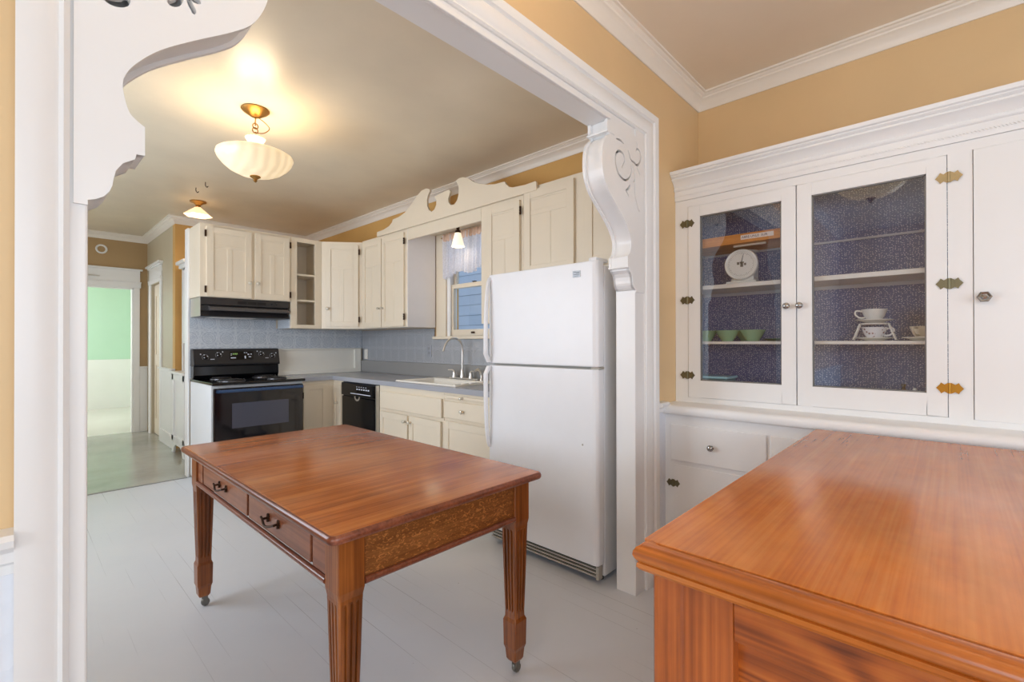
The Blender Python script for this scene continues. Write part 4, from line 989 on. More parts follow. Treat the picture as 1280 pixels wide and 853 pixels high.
while yy < YW - 0.01:
    p0 = Vector((XF - 0.011, yy, 2.066)); p1 = Vector((XF - 0.011, yy + 0.008, 2.074)); tube(b, [p0, (p0 + p1) / 2, p1], [0.002, 0.0034, 0.002], 5); yy += 0.0105
o_ = obj('rope_bead', b, M_trim, co, smooth=True)
# leaf hinges
LEAF = [(0.004, -0.022), (0.016, -0.014), (0.026, -0.022), (0.031, -0.012), (0.041, 0.0), (0.031, 0.012), (0.026, 0.022), (0.016, 0.014), (0.004, 0.022)]
def leaf_hinge(par, x, y, z, m, s=1.0):
    b = B()
    for sg in (-1, 1):
        prism(b, [(y + sg * a * s, z + c_ * s) for a, c_ in LEAF], YZ, x - 0.0025, x)
        tube(b, [(x - 0.0026, y + sg * 0.018 * s, z + 0.006), (x - 0.0042, y + sg * 0.018 * s, z + 0.006)], 0.0022, 6)
        tube(b, [(x - 0.0026, y + sg * 0.018 * s, z - 0.006), (x - 0.0042, y + sg * 0.018 * s, z - 0.006)], 0.0022, 6)
        tube(b, [(x - 0.0026, y + sg * 0.030 * s, z), (x - 0.0042, y + sg * 0.030 * s, z)], 0.0022, 6)
    tube(b, [(x - 0.003, y, z - 0.021 * s), (x - 0.003, y, z + 0.021 * s)], 0.0045, 8)
    return obj('hinge', b, m, par)
def glass_door(y0, y1, gy0, gy1, ky, hy, hm):
    b = B(); x0 = XF - 0.004; x1 = XF + 0.018; z0, z1, g0, g1 = 0.949, 2.002, 1.043, 1.942
    box(b, x0, x1, y0, gy0, z0, z1); box(b, x0, x1, gy1, y1, z0, z1); box(b, x0, x1, gy0, gy1, z0, g0); box(b, x0, x1, gy0, gy1, g1, z1)
    d = obj('glass_door', b, M_trim, hu, bevel=0.002)
    gb = plain('glazing_bead', rgb(120, 118, 116), 0.5)
    b = B(); e = 0.006
    box(b, x0 + .004, x1, gy0, gy0 + e, g0, g1); box(b, x0 + .004, x1, gy1 - e, gy1, g0, g1); box(b, x0 + .004, x1, gy0, gy1, g0, g0 + e); box(b, x0 + .004, x1, gy0, gy1, g1 - e, g1)
    obj('glazing_bead', b, gb, d)
    obj('glass_pane', bx(x0 + 0.010, x0 + 0.013, gy0, gy1, g0, g1), M_glass, d)
    knob(d, (x0, ky, 1.426), (-1, 0, 0), 0.016)
    for (z, m) in hm: leaf_hinge(d, x0 - 0.0002, hy, z, m)
glass_door(0.545, 1.068, 0.606, 1.003, 0.582, 1.072, ((1.91, M_antbrass), (1.485, M_antbrass), (1.07, M_antbrass)))
glass_door(0.014, 0.541, 0.076, 0.480, 0.528, 0.008, ((1.912, plain('pale_brass', rgb(176, 156, 116), 0.4, 0.7)), (1.485, M_antbrass), (1.066, M_gold)))
d = obj('panel_door', bx(XF - 0.004, XF + 0.018, -0.548, -0.062, 0.946, 2.003), M_trim, hu, bevel=0.002)
def hexknob(par, p):
    b = B(); M = axis(p, (-1, 0, 0))
    lathe(b, [(0, 0), (0.010, 0), (0.008, 0.01), (0.019, 0.016), (0.022, 0.024), (0.019, 0.028), (0.012, 0.026), (0.010, 0.030), (0, 0.032)], M, 6)
    o = obj('knob', b, M_knob, par)
hexknob(d, (XF - 0.004, -0.090, 1.424))
# counter and lower case
b = B(); prism(b, [(XF + 0.02, 0.870), (2.395, 0.870), (2.382, 0.874), (2.376, 0.884), (2.376, 0.900), (2.380, 0.912), (2.390, 0.919), (2.40, 0.921), (XF + 0.02, 0.921)], lambda a, z, y: Vector((a, y, z)), HE, YW - 0.002)
obj('counter', b, M_trim, hu, smooth=True)
obj('lower_case', bx(XFL, XF + 0.3, HE, YW - 0.002, 0.0, 0.870), M_trim, hu, bevel=0.002)
for (y0, y1, ky) in ((0.632, 1.097, 0.882), (0.150, 0.615, 0.38), (-0.33, 0.133, -0.1)):
    d = obj('drawer', bx(XFL - 0.012, XFL, y0, y1, 0.628, 0.818), M_trim, hu, bevel=0.004)
    knob(d, (XFL - 0.012, ky, 0.722), (-1, 0, 0), 0.016)
for (y0, y1) in ((0.632, 1.082), (0.150, 0.615), (-0.33, 0.133)):
    d = obj('lower_door', bx(XFL - 0.004, XFL, y0, y1, 0.08, 0.605), M_trim, hu, bevel=0.002)
    if y1 > 1: leaf_hinge(d, XFL - 0.0045, 1.085, 0.505, M_antbrass, 0.9)

# things in the hutch -------------------------------------------------------
tr = thing('wooden_tray', 'orange pine tray with a handwritten label lying on the top cleat', 'tray', (2.75, 0.86, 1.7725))
b = B(); box(b, 2.615, 2.632, 0.62, 1.094, 1.773, 1.822); box(b, 2.632, 2.885, 0.62, 0.64, 1.773, 1.81); box(b, 2.632, 2.885, 1.074, 1.094, 1.773, 1.81); box(b, 2.868, 2.885, 0.64, 1.074, 1.773, 1.81)
box(b, 2.632, 2.868, 0.64, 1.074, 1.773, 1.780)
obj('frame', b, M_traywood, tr, bevel=0.002)
obj('pull_batten', bx(2.66, 2.675, 0.70, 0.86, 1.763, 1.7728), M_cream, tr, bevel=0.002)
lb = obj('paper_label', bx(2.6142, 2.6152, 0.652, 0.808, 1.789, 1.812), plain('paper_label', rgb(244, 226, 214), 0.7), tr)
tc_ = bpy.data.curves.new('writing', 'FONT'); tc_.body = 'ABRE UNLE  SUR'; tc_.size = 0.0165; tc_.extrude = 0.0003; tc_.align_x = 'CENTER'; tc_.align_y = 'CENTER'
to = bpy.data.objects.new('writing', tc_); C.objects.link(to)
bpy.context.view_layer.update()
tm = bpy.data.meshes.new_from_object(to.evaluated_get(bpy.context.evaluated_depsgraph_get()))
bpy.data.objects.remove(to, do_unlink=True)
Mt = Matrix.Translation(Vector((2.6138, 0.742, 1.8005)) - ORG[tr.name]) @ Matrix(((0, 0, -1, 0), (-1, 0, 0, 0), (0, 1, 0, 0), (0, 0, 0, 1)))
tm.transform(Mt); to = bpy.data.objects.new('handwriting', tm); C.objects.link(to); to.parent = lb; tm.materials.clear(); tm.materials.append(M_ink); ORG[to.name] = ORG[tr.name]

sc = thing('kitchen_scale', 'cream kitchen scale with round dial on the upper hutch shelf', 'scale', (2.72, 0.82, 1.565))
obj('base', bx(2.655, 2.80, 0.745, 0.90, 1.5655, 1.580), M_porc, sc, bevel=0.006)
b = B(); loft(b, [[Vector((2.725 + a * w, 0.82 + c_ * w2, z)) for a, c_ in ((-1, -1), (1, -1), (1, 1), (-1, 1))] for (w, w2, z) in ((0.06, 0.062, 1.579), (0.05, 0.055, 1.60), (0.042, 0.06, 1.68), (0.04, 0.05, 1.735))])
obj('body', b, M_porc, sc, bevel=0.012, seg=3)
dn = Vector((-1, -0.10, 0.06)).normalized()
dc = Vector((2.672, 0.822, 1.667))
dl = obj('dial', lathe(B(), [(0, 0.012), (0.070, 0.012), (0.071, 0.016), (0.079, 0.018), (0.083, 0.012), (0.083, -0.004), (0.06, -0.018), (0, -0.018)], axis(dc, dn), 40), M_porc, sc, smooth=True)
b = B(); Ma = axis(dc + dn * 0.0125, dn)
for k in range(48):
    a = 2 * PI * k / 48
    R_ = Matrix.Rotation(a, 4, 'Z'); box(b, -0.0006, 0.0006, 0.058 if k % 4 else 0.054, 0.064, 0, 0.0006, Ma @ R_)
for (x, y, w, h_) in ((0, 0.02, 0.012, 0.010), (-0.004, 0.004, 0.02, 0.014), (0.006, -0.014, 0.014, 0.012), (0.010, 0.004, 0.008, 0.02)): box(b, y - h_ / 2, y + h_ / 2, x - w / 2, x + w / 2, 0, 0.0006, Ma)
obj('dial_print', b, plain('dial_print', rgb(112, 106, 96), 0.6), dl)
obj('needle', tube(B(), [dc + dn * 0.015, dc + dn * 0.015 + Vector((0.004, -0.012, 0.055))], [0.002, 0.0008], 6), M_blackm, dl)
obj('weighing_plate', lathe(B(), [(0, 0), (0.055, 0), (0.065, 0.006), (0.063, 0.008), (0.052, 0.003), (0, 0.003)], Matrix.Translation((2.74, 0.82, 1.738)), 28), M_porc, sc, smooth=True)

BOWL = [(0, 0), (0.030, 0), (0.031, 0.006), (0.044, 0.025), (0.058, 0.052), (0.062, 0.060), (0.059, 0.060), (0.053, 0.048), (0.040, 0.026), (0.026, 0.010), (0, 0.008)]
def bowl(x, y, label, first=[None]):
    if first[0] is None:
        o = obj('green_bowl', lathe(B(), BOWL, Matrix.Translation((x, y, 1.2575)), 28), M_jade, smooth=True)
        o['category'] = 'bowl'; first[0] = o
    else:
        o = first[0].copy(); C.objects.link(o); o.location = (x, y, 1.2575)
    o['label'] = label; o['group'] = 'green bowls on the lower hutch shelf'
bowl(2.70, 0.775, 'green bowl on the hutch shelf, rightmost of the row')
bowl(2.70, 0.905, 'green bowl second from right on the hutch shelf')
bowl(2.72, 1.03, 'green bowl leftmost of the row, by the hutch side')
bowl(2.83, 0.845, 'green bowl behind the two right-hand bowls on the hutch shelf')
o = obj('green_plate', lathe(B(), [(0, 0), (0.05, 0), (0.085, 0.010), (0.083, 0.013), (0.048, 0.004), (0, 0.004)], Matrix.Translation((2.80, 0.665, 1.2575)), 32), plain('dark_green_glass', rgb(60, 120, 84), 0.15), smooth=True)
tag(o, 'dark green plate right of the green bowls', 'plate')
ds = thing('glass_dish', 'teal covered glass dish in the bottom of the hutch', 'dish', (2.70, 0.99, 1.0185))
obj('dish', bx(2.62, 2.78, 0.885, 1.095, 1.0185, 1.052), M_teal, ds, bevel=0.008, seg=3)
obj('lid', bx(2.614, 2.786, 0.878, 1.102, 1.0525, 1.066), plain('pale_teal', rgb(170, 226, 236), 0.12), ds, bevel=0.005, seg=3)
o = obj('white_saucer', lathe(B(), [(0, 0), (0.03, 0), (0.06, 0.010), (0.059, 0.013), (0.03, 0.004), (0, 0.004)], Matrix.Translation((2.68, 0.75, 1.0185)), 28), M_porc, smooth=True)
tag(o, 'white saucer lying alone on the hutch floor', 'saucer')
# cups
SAU = [(0, 0), (0.034, 0), (0.040, 0.004), (0.072, 0.013), (0.0715, 0.0155), (0.038, 0.0075), (0, 0.006)]
CUP = [(0, 0), (0.024, 0), (0.026, 0.006), (0.038, 0.022), (0.046, 0.045), (0.050, 0.056), (0.0475, 0.056), (0.043, 0.044), (0.034, 0.022), (0.02, 0.010), (0, 0.008)]
M_floral, t_, b_ = nt('floral_porcelain')
vo = N(t_, 'ShaderNodeTexVoronoi', Scale=55.0); t_.links.new(coord(t_), vo.inputs['Vector'])
t_.links.new(ramp(t_, vo.outputs['Distance'], [(0.22, rgb(150, 110, 110)), (0.30, rgb(240, 236, 236))]), b_.inputs['Base Color']); b_.inputs['Roughness'].default_value = 0.18
def saucer(x, y, z, label):
    o = obj('saucer', lathe(B(), SAU, Matrix.Translation((x, y, z)), 32), M_porc, smooth=True); tag(o, label, 'saucer')
def cup(x, y, z, label, m, hd_):
    t = thing('teacup', label, 'cup', (x, y, z))
    obj('cup_body', lathe(B(), CUP, Matrix.Translation((x, y, z)), 32), m, t, smooth=True)
    d = Vector((hd_[0], hd_[1], 0)).normalized(); p = Vector((x, y, z))
    obj('handle', tube(B(), spline([p + d * 0.044 + Vector((0, 0, 0.047)), p + d * 0.068 + Vector((0, 0, 0.050)), p + d * 0.072 + Vector((0, 0, 0.034)), p + d * 0.056 + Vector((0, 0, 0.018)), p + d * 0.036 + Vector((0, 0, 0.018))], 4), 0.0038, 8), m, t, smooth=True)
saucer(2.72, 0.262, 1.2575, 'white saucer at the bottom of the stacked teacups')
cup(2.72, 0.262, 1.2640, 'flowered white teacup, lower of the two stacked', M_floral, (-0.2, -1))
saucer(2.72, 0.262, 1.3400, 'white saucer between the two stacked teacups')
cup(2.72, 0.262, 1.3465, 'plain white teacup on top of the stack', M_porc, (-0.3, 1))
rk = obj('cup_stand', (lambda b: ([tube(b, [(2.70, 0.262 + s * 0.040, 1.333), (2.70, 0.262 + s * 0.052, 1.336), (2.70, 0.262 + s * 0.078, 1.2615)], 0.0038, 6) for s in (-1, 1)], [tube(b, [(2.74, 0.262 + s * 0.040, 1.333), (2.74, 0.262 + s * 0.052, 1.336), (2.74, 0.262 + s * 0.078, 1.2615)], 0.0038, 6) for s in (-1, 1)], tube(b, [(2.72 + 0.052 * math.cos(k * PI / 12), 0.262 + 0.052 * math.sin(k * PI / 12), 1.3355) for k in range(24)], 0.0035, 6, closed=True), b)[-1])(B()), M_porc, smooth=True)
tag(rk, 'white splayed stand holding the stacked teacups', 'stand')
saucer(2.72, 0.094, 1.2575, 'cream saucer at the right end of the hutch shelf')
cup(2.72, 0.090, 1.2640, 'cream teacup at the right end of the hutch shelf', plain('cream_china', rgb(236, 220, 196), 0.2), (-1, 0.5))
o = obj('perfume_bottle', lathe(B(), [(0, 0), (0.016, 0), (0.014, 0.02), (0.006, 0.03), (0.006, 0.04), (0.009, 0.042), (0.008, 0.05), (0, 0.05)], Matrix.Translation((2.66, 0.156, 1.0185)), 14), plain('dark_amber', rgb(60, 44, 36), 0.15), smooth=True)
tag(o, 'tiny dark bottle in the bottom right of the hutch', 'bottle')
fg_ = thing('figurine', 'tiny red and white figurine in the bottom right of the hutch', 'figurine', (2.65, 0.118, 1.0185))
obj('figurine_base', lathe(B(), [(0, 0), (0.012, 0), (0.011, 0.012), (0, 0.013)], Matrix.Translation((2.65, 0.118, 1.0185)), 12), plain('red_glaze', rgb(176, 70, 50), 0.3), fg_, smooth=True)
obj('figurine_top', lathe(B(), [(0, 0), (0.008, 0.002), (0.010, 0.012), (0.006, 0.022), (0, 0.024)], Matrix.Translation((2.65, 0.118, 1.0312)), 12), M_porc, fg_, smooth=True)

# ------------------------------------------------------------------ kitchen table
tb = thing('kitchen_table', 'square-legged oak table with drawers in the middle of the opening', 'table', (0.965, 1.9075, 0))
TX0, TX1, TY0, TY1, TZ = 0.545, 1.385, 1.135, 2.682, 0.76
def rrect(x0, x1, y0, y1, r, n=5):
    pts = []
    for (cx, cy, a0) in ((x1 - r, y0 + r, -PI / 2), (x1 - r, y1 - r, 0), (x0 + r, y1 - r, PI / 2), (x0 + r, y0 + r, PI)):
        for k in range(n + 1):
            a = a0 + k * PI / 2 / n; pts.append((cx + r * math.cos(a), cy + r * math.sin(a)))
    return pts
def slab(b, x0, x1, y0, y1, prof, r=0.025):
    rings = []
    for ins, z in prof:
        rings.append([Vector((x, y, z)) for x, y in rrect(x0 + ins, x1 - ins, y0 + ins, y1 - ins, max(0.004, r - ins), 5)])
    return loft(b, rings)
obj('tabletop', slab(B(), TX0, TX1, TY0, TY1, [(0.0085, 0.7345), (0.0085, 0.7597), (0.0095, TZ)]), M_tabletop, tb, smooth=True)
obj('edge_moulding', sweep(B(), rrect(TX0, TX1, TY0, TY1, 0.025, 5), [(0.012, 0.7335), (0.004, 0.736), (0.0, 0.742), (0.0, 0.750), (0.003, 0.7565), (0.008, 0.7598), (0.012, 0.7590)], XY, closed=True), M_lip, tb, smooth=True)
AI = 0.040; LW = 0.078
def leg(cx, cy, name='leg'):
    b = B(); rings = []
    half = LW / 2
    def ring(z, hw, dep, ch):
        pts = []
        fl = [-0.5, 0.0, 0.5]; fw = 0.13
        side = []
        side.append((-1 + ch, 0))
        for c_ in fl: side += [(c_ - fw, 0), (c_ - fw * 0.6, dep), (c_ + fw * 0.6, dep), (c_ + fw, 0)]
        side.append((1 - ch, 0))
        for q in range(4):
            ca, sa = (1, 0, -1, 0)[q], (0, 1, 0, -1)[q]
            for (u_, d_) in side:
                x, y = u_ * hw, -(hw - d_)
                pts.append(Vector((cx + x * ca - y * sa, cy + x * sa + y * ca, z)))
        return pts
    for (z, hw, dep, ch) in ((0.732, half, 0, .06), (0.585, half, 0, .06), (0.565, half - 0.003, 0, .10), (0.555, half - 0.003, 0, .12), (0.545, half - 0.0035, 0.006, .12), (0.40, half - 0.007, 0.007, .12), (0.25, half - 0.0115, 0.007, .12), (0.238, half - 0.012, 0, .12), (0.218, half - 0.0115, 0, .12), (0.205, half - 0.0065, 0, .08), (0.11, half - 0.008, 0, .08), (0.095, half - 0.0125, 0, .10), (0.060, half - 0.015, 0, .14), (0.052, half - 0.019, 0, .2)):
        rings.append(ring(z, hw, dep, ch))
    loft(b, rings)
    o = obj('leg', b, M_leg, tb, smooth=False)
    b = B(); lathe(b, [(0, 0), (0.016, 0), (0.018, 0.004), (0.018, 0.014), (0.016, 0.018), (0, 0.018)], axis((cx + 0.008, cy + 0.009, 0.018), (0, 1, 0)), 18)
    for v in b.verts: v.co.y -= 0.018
    for s in (0, 0.022): box(b, cx - 0.004, cx + 0.016, cy - 0.012 + s, cy - 0.010 + s, 0.014, 0.05)
    lathe(b, [(0, 0), (0.008, 0), (0.008, 0.008), (0, 0.008)], Matrix.Translation((cx, cy, 0.048)), 10)
    obj('caster', b, M_casterglass, o, smooth=True)
lx0, lx1, ly0, ly1 = TX0 + AI + LW / 2, TX1 - AI - LW / 2, TY0 + AI + LW / 2, TY1 - AI - LW / 2
for cx in (lx0, lx1):
    for cy in (ly0, ly1): leg(cx, cy)
ax0, ax1, ay0, ay1 = TX0 + AI + 0.008, TX1 - AI - 0.008, TY0 + AI + 0.008, TY1 - AI - 0.008
gy0, gy1, gx0, gx1 = TY0 + AI + LW, TY1 - AI - LW, TX0 + AI + LW, TX1 - AI - LW
for (y0, y1, nm) in ((ay0, ay0 + 0.02, 'near'), (ay1 - 0.02, ay1, 'far')):
    obj('end_apron', bx(gx0, gx1, y0, y1, 0.605, 0.733), M_apron, tb, bevel=0.001)
obj('rail', bx(ax1 - 0.02, ax1, gy0, gy1, 0.605, 0.733), M_aprony, tb)
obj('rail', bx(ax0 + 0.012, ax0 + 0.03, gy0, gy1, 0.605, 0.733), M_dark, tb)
for (p0, p1) in (((gx0, ay0 - 0.004, 0.599), (gx1, ay0 - 0.004, 0.599)), ((gx0, ay1 + 0.004, 0.599), (gx1, ay1 + 0.004, 0.599)), ((ax0 - 0.002, gy0, 0.599), (ax0 - 0.002, gy1, 0.599)), ((ax1 + 0.002, gy0, 0.599), (ax1 + 0.002, gy1, 0.599))):
    obj('apron_bead', tube(B(), [p0, p1], 0.010, 12), M_lip, tb, smooth=True)
def pull(par, y, z):
    b = B(); x = ax0
    for s in (-1, 1):
        lathe(b, [(0, 0), (0.008, 0), (0.008, 0.003), (0.004, 0.006), (0.004, 0.020), (0, 0.020)], axis((x, y + s * 0.044, z), (-1, 0, 0)), 10)
        tube(b, [(x - 0.002, y + s * 0.044, z + 0.013), (x - 0.003, y + s * 0.044, z - 0.013)], 0.005, 8)
    tube(b, spline([(x - 0.020, y - 0.058, z + 0.004), (x - 0.021, y - 0.044, z), (x - 0.026, y - 0.018, z - 0.008), (x - 0.028, y, z - 0.010), (x - 0.026, y + 0.018, z - 0.008), (x - 0.021, y + 0.044, z), (x - 0.020, y + 0.058, z + 0.004)], 4), 0.0040, 8)
    obj('drawer_pull', b, M_bronze, par, smooth=True)
for (y0, y1, ky) in ((1.900, 2.475, 2.185), (1.362, 1.880, 1.640)):
    d = obj('drawer', bx(ax0, ax0 + 0.018, y0, y1, 0.612, 0.731), M_aprony, tb, bevel=0.002)
    pull(d, ky, 0.662)
obj('side_panel', bx(ax0, ax0 + 0.018, gy0, 1.346, 0.61, 0.731), M_aprony, tb, bevel=0.001)
obj('side_panel', bx(ax0, ax0 + 0.018, 2.49, gy1, 0.61, 0.731), M_aprony, tb, bevel=0.001)

# ------------------------------------------------------------------ oak sideboard in the foreground
sb = thing('oak_sideboard', 'large oak sideboard with panelled end in the right foreground', 'sideboard', (1.53, 0.04, 0))
SX0, SX1, SY0, SY1, SZ = 0.770, 2.325, -0.36, 0.425, 0.885
obj('top', slab(B(), SX0 + 0.036, SX1 - 0.002, SY0 + 0.004, SY1 - 0.004, [(0.0, 0.850), (0.0, SZ - 0.001), (0.002, SZ)], 0.006), M_sbtop, sb, smooth=True)
b = B()
sweep(b, [(SX1, SY1), (SX0, SY1), (SX0, SY0), (SX1, SY0)], [(0.034, 0.866), (0.034, 0.8815), (0.030, 0.8838), (0.021, 0.8850), (0.012, 0.8838), (0.005, 0.8795), (0.001, 0.873), (0.0, 0.866), (0.003, 0.859), (0.007, 0.854), (0.009, 0.8525), (0.006, 0.851), (0.005, 0.844), (0.010, 0.838), (0.045, 0.838), (0.045, 0.866)], XY)
for v in b.verts:   # keep the long far edge slim so it meets the board
    pass
obj('edge_moulding', b, M_sbedge, sb, smooth=True)
SI = 0.045
b = B(); box(b, SX0 + SI + 0.042, SX1 - 0.03, SY0 + SI + 0.02, SY1 - SI - 0.02, 0.08, 0.838)
obj('carcass', b, M_sbface, sb)
px0, py1, py0 = SX0 + SI, SY1 - SI, SY0 + SI
def post(x, y, nm='post'):
    obj('post', prism(B(), [(x, y), (x + 0.06, y), (x + 0.06, y + 0.06), (x, y + 0.06)], XY, 0.0, 0.838), M_sbpost, sb, bevel=0.012, seg=3)
post(px0, py1 - 0.03); post(px0, py0 - 0.03); post(SX1 - 0.08, py1 - 0.03); post(SX1 - 0.08, py0 - 0.03)
obj('stile', bx(px0 + 0.006, px0 + 0.043, py1 - 0.112, py1 - 0.025, 0.06, 0.838), M_sbpost, sb, bevel=0.002)
obj('stile', bx(px0 + 0.006, px0 + 0.043, py0 + 0.025, py0 + 0.112, 0.06, 0.838), M_sbpost, sb, bevel=0.002)
obj('top_rail', bx(px0 + 0.008, px0 + 0.043, py0 + 0.112, py1 - 0.112, 0.752, 0.838), M_sbface, sb, bevel=0.002)
obj('bottom_rail', bx(px0 + 0.008, px0 + 0.043, py0 + 0.112, py1 - 0.112, 0.08, 0.18), M_sbface, sb, bevel=0.002)
obj('end_panel', bx(px0 + 0.034, px0 + 0.042, py0 + 0.11, py1 - 0.11, 0.17, 0.755), M_sbface, sb)

# ------------------------------------------------------------------ lamps
LX, LY = 1.072, 3.28
pl_ = thing('bowl_pendant', 'brass pendant lamp with a lit frosted glass bowl', 'pendant lamp', (LX, LY, ZC))
T = Matrix.Translation((LX, LY, 0))
obj('canopy', lathe(B(), [(0, ZC - 0.001), (0.080, ZC - 0.001), (0.084, ZC - 0.006), (0.072, ZC - 0.018), (0.040, ZC - 0.040), (0.020, ZC - 0.050), (0, ZC - 0.052)], T, 28), M_brass, pl_, smooth=True)
b = B()
tube(b, [(LX, LY, ZC - 0.05), (LX, LY, ZC - 0.105)], 0.004, 8)
for k, zc in enumerate((2.655, 2.628)):
    pts = [(LX + (0.016 * math.cos(a) if k else 0.016 * math.cos(a)), LY + (0.0 if k == 0 else 0.004) * 1, zc + 0.018 * math.sin(a)) for a in [i * PI / 8 for i in range(16)]]
    tube(b, pts, 0.0035, 6, closed=True)
tube(b, [(LX, LY, 2.615), (LX, LY, 2.34)], 0.007, 10)
obj('chain', b, M_brass, pl_, smooth=True)
obj('cord', tube(B(), spline([(LX + .01, LY, ZC - .045), (LX + .05, LY - .02, ZC - .075), (LX + .075, LY - .03, ZC - .11), (LX + .045, LY - .02, ZC - .145), (LX + 0.005, LY, ZC - .15)], 5), 0.003, 6), M_brass, pl_, smooth=True)
# fluted crown cup over the bowl
b = B(); rings = []
for (r_, z) in ((0.016, 2.592), (0.050, 2.586), (0.058, 2.574), (0.046, 2.556), (0.032, 2.540), (0.030, 2.522), (0.044, 2.508)):
    rings.append([Vector((LX + (r_ + 0.003 * math.cos(k * PI * 0.5)) * math.cos(2 * PI * k / 64), LY + (r_ + 0.003 * math.cos(k * PI * 0.5)) * math.sin(2 * PI * k / 64), z)) for k in range(64)])
loft(b, rings); obj('crown_cup', b, M_shade2 if False else M_bowl, pl_, smooth=True)
b = B(); rings = []
prof = [(0.165, 2.474), (0.208, 2.471), (0.220, 2.464), (0.223, 2.453), (0.213, 2.427), (0.190, 2.398), (0.152, 2.366), (0.105, 2.343), (0.055, 2.331), (0.015, 2.328)]
for (r_, z) in prof:
    rings.append([Vector((LX + r_ * (1 + 0.003 * math.cos(k * PI / 2.5)) * math.cos(2 * PI * k / 80), LY + r_ * (1 + 0.003 * math.cos(k * PI / 2.5)) * math.sin(2 * PI * k / 80), z)) for k in range(80)])
loft(b, rings, cap=False); obj('glass_bowl', b, M_bowl, pl_, smooth=True)
obj('finial', lathe(B(), [(0, 2.338), (0.030, 2.334), (0.032, 2.324), (0.016, 2.314), (0.010, 2.306), (0.012, 2.300), (0.004, 2.290), (0, 2.288)], T, 18), M_brass, pl_, smooth=True)

DX, DY = 0.76, 0.44
dup(pl_, (DX, DY, ZC), 'brass bowl pendant lamp hanging in the dining room, above the sideboard')
L2X, L2Y = 1.35, 5.85
l2 = thing('hall_ceiling_light', 'small brass ceiling light with flared amber shade beyond the cabinets', 'ceiling light', (L2X, L2Y, ZC))
T2 = Matrix.Translation((L2X, L2Y, 0))
obj('canopy', lathe(B(), [(0, ZC - 0.001), (0.075, ZC - 0.001), (0.075, ZC - 0.012), (0.045, ZC - 0.022), (0.022, ZC - 0.045), (0.030, ZC - 0.06), (0.022, ZC - 0.075), (0, ZC - 0.075)], T2, 24), M_brass, l2, smooth=True)
obj('lamp_shade', lathe(B(), [(0.026, ZC - 0.060), (0.045, ZC - 0.078), (0.080, ZC - 0.105), (0.135, ZC - 0.150), (0.132, ZC - 0.153), (0.076, ZC - 0.110), (0.042, ZC - 0.084), (0.022, ZC - 0.066)], T2, 6, closed=True), M_shade2, l2)
for i, (hx, hy) in enumerate(((1.216, 5.347), (1.235, 5.10))):
    o = obj('ceiling_hook', tube(B(), spline([(hx, hy, ZC), (hx, hy, ZC - 0.03), (hx + 0.012, hy, ZC - 0.045), (hx + 0.022, hy, ZC - 0.032)], 4), 0.004, 6), M_bronze, smooth=True)
    tag(o, ('dark ceiling hook nearer the hall ceiling light', 'dark ceiling hook nearer the bowl pendant')[i], 'hook', 'hooks in the kitchen ceiling')

# ------------------------------------------------------------------ lights
def area(name, loc, rot, sx, sy, power, col, spread=PI):
    l = bpy.data.lights.new(name, 'AREA'); l.shape = 'RECTANGLE'; l.size = sx; l.size_y = sy; l.energy = power; l.color = col; l.spread = spread
    o = bpy.data.objects.new(name, l); C.objects.link(o); o.location = loc; o.rotation_euler = rot; return o
def point(name, loc, power, col, r=0.05):
    l = bpy.data.lights.new(name, 'POINT'); l.energy = power; l.color = col; l.shadow_soft_size = r
    o = bpy.data.objects.new(name, l); C.objects.link(o); o.location = loc; return o
COOL = (0.80, 0.895, 1.0); WARM = (1.0, 0.80, 0.55)
area('daylight_left_window', (-2.95, -1.25, 1.55), (0, -PI / 2, 0), 1.6, 2.5, 56, (0.86, 0.93, 1.0))
area('daylight_kitchen_left_window', (-1.05, 3.6, 1.58), (0, -PI / 2, 0), 1.5, 2.3, 84, COOL)
area('daylight_rear_window', (0.1, -3.05, 1.55), (-PI / 2, 0, PI), 3.4, 1.6, 66, (0.78, 0.89, 1.0))
area('added_green_room_light', (-1.05, 10.2, 1.58), (0, -PI / 2, 0), 1.5, 2.0, 100, (1.0, 1.0, 1.0))  # fill lamp added to brighten the green room through its added window
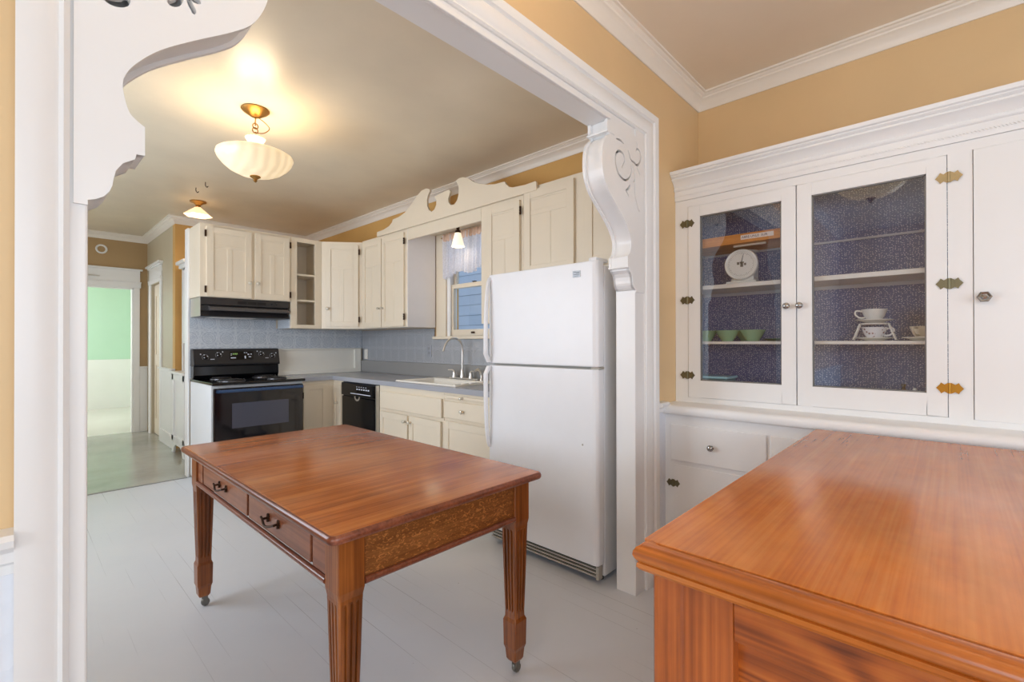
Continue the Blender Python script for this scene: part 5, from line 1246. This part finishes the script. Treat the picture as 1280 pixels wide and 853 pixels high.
area('added_hall_light', (-1.05, 6.8, 1.58), (0, -PI / 2, 0), 1.5, 1.6, 22, (0.85, 0.97, 0.97))  # fill lamp added for the hall, shining through the added window
point('pendant_bulb', (LX, LY, 2.44), 13, WARM, 0.11)
point('hall_bulb', (L2X, L2Y, ZC - 0.11), 7, WARM, 0.03)
point('sink_bulb', (2.72, 3.215, 2.09), 0.9, WARM, 0.06)
point('dining_bulb', (DX, DY, 2.44), 19, (1.0, 0.84, 0.64), 0.08)

w = bpy.data.worlds.new('World'); bpy.context.scene.world = w; w.use_nodes = True
wt = w.node_tree; bg = wt.nodes['Background']
bg.inputs['Color'].default_value = (0.66, 0.79, 1.0, 1); bg.inputs['Strength'].default_value = 1.2

# ------------------------------------------------------------------ camera
F_PX, YAW, PIT, ROLL = 586.2, math.radians(46.8), math.radians(0.2315), math.radians(-0.0824)
cd = bpy.data.cameras.new('camera'); cam = bpy.data.objects.new('camera', cd); C.objects.link(cam)
cd.sensor_width = 36.0; cd.lens = F_PX * 36.0 / 1280.0; cd.clip_start = 0.05; cd.clip_end = 100
fw = Vector((math.sin(YAW), math.cos(YAW), 0)); rt = Vector((math.cos(YAW), -math.sin(YAW), 0)); up = Vector((0, 0, 1))
F_ = fw * math.cos(PIT) + up * math.sin(PIT); U_ = up * math.cos(PIT) - fw * math.sin(PIT)
R_ = rt * math.cos(ROLL) + U_ * math.sin(ROLL); U2 = U_ * math.cos(ROLL) - rt * math.sin(ROLL)
cam.matrix_world = Matrix(((R_.x, U2.x, -F_.x, 0), (R_.y, U2.y, -F_.y, 0), (R_.z, U2.z, -F_.z, 1.25), (0, 0, 0, 1)))
sc_ = bpy.context.scene; sc_.camera = cam
sc_.view_settings.view_transform = 'Standard'; sc_.view_settings.look = 'None'
sc_.view_settings.exposure = 0.0; sc_.view_settings.gamma = 1.0; sc_.view_settings.use_curve_mapping = False
sc_.cycles.max_bounces = 8; sc_.cycles.diffuse_bounces = 5; sc_.cycles.transparent_max_bounces = 12
sc_.cycles.sample_clamp_indirect = 8.0; sc_.cycles.caustics_reflective = False; sc_.cycles.caustics_refractive = False
sc_.cycles.use_denoising = True
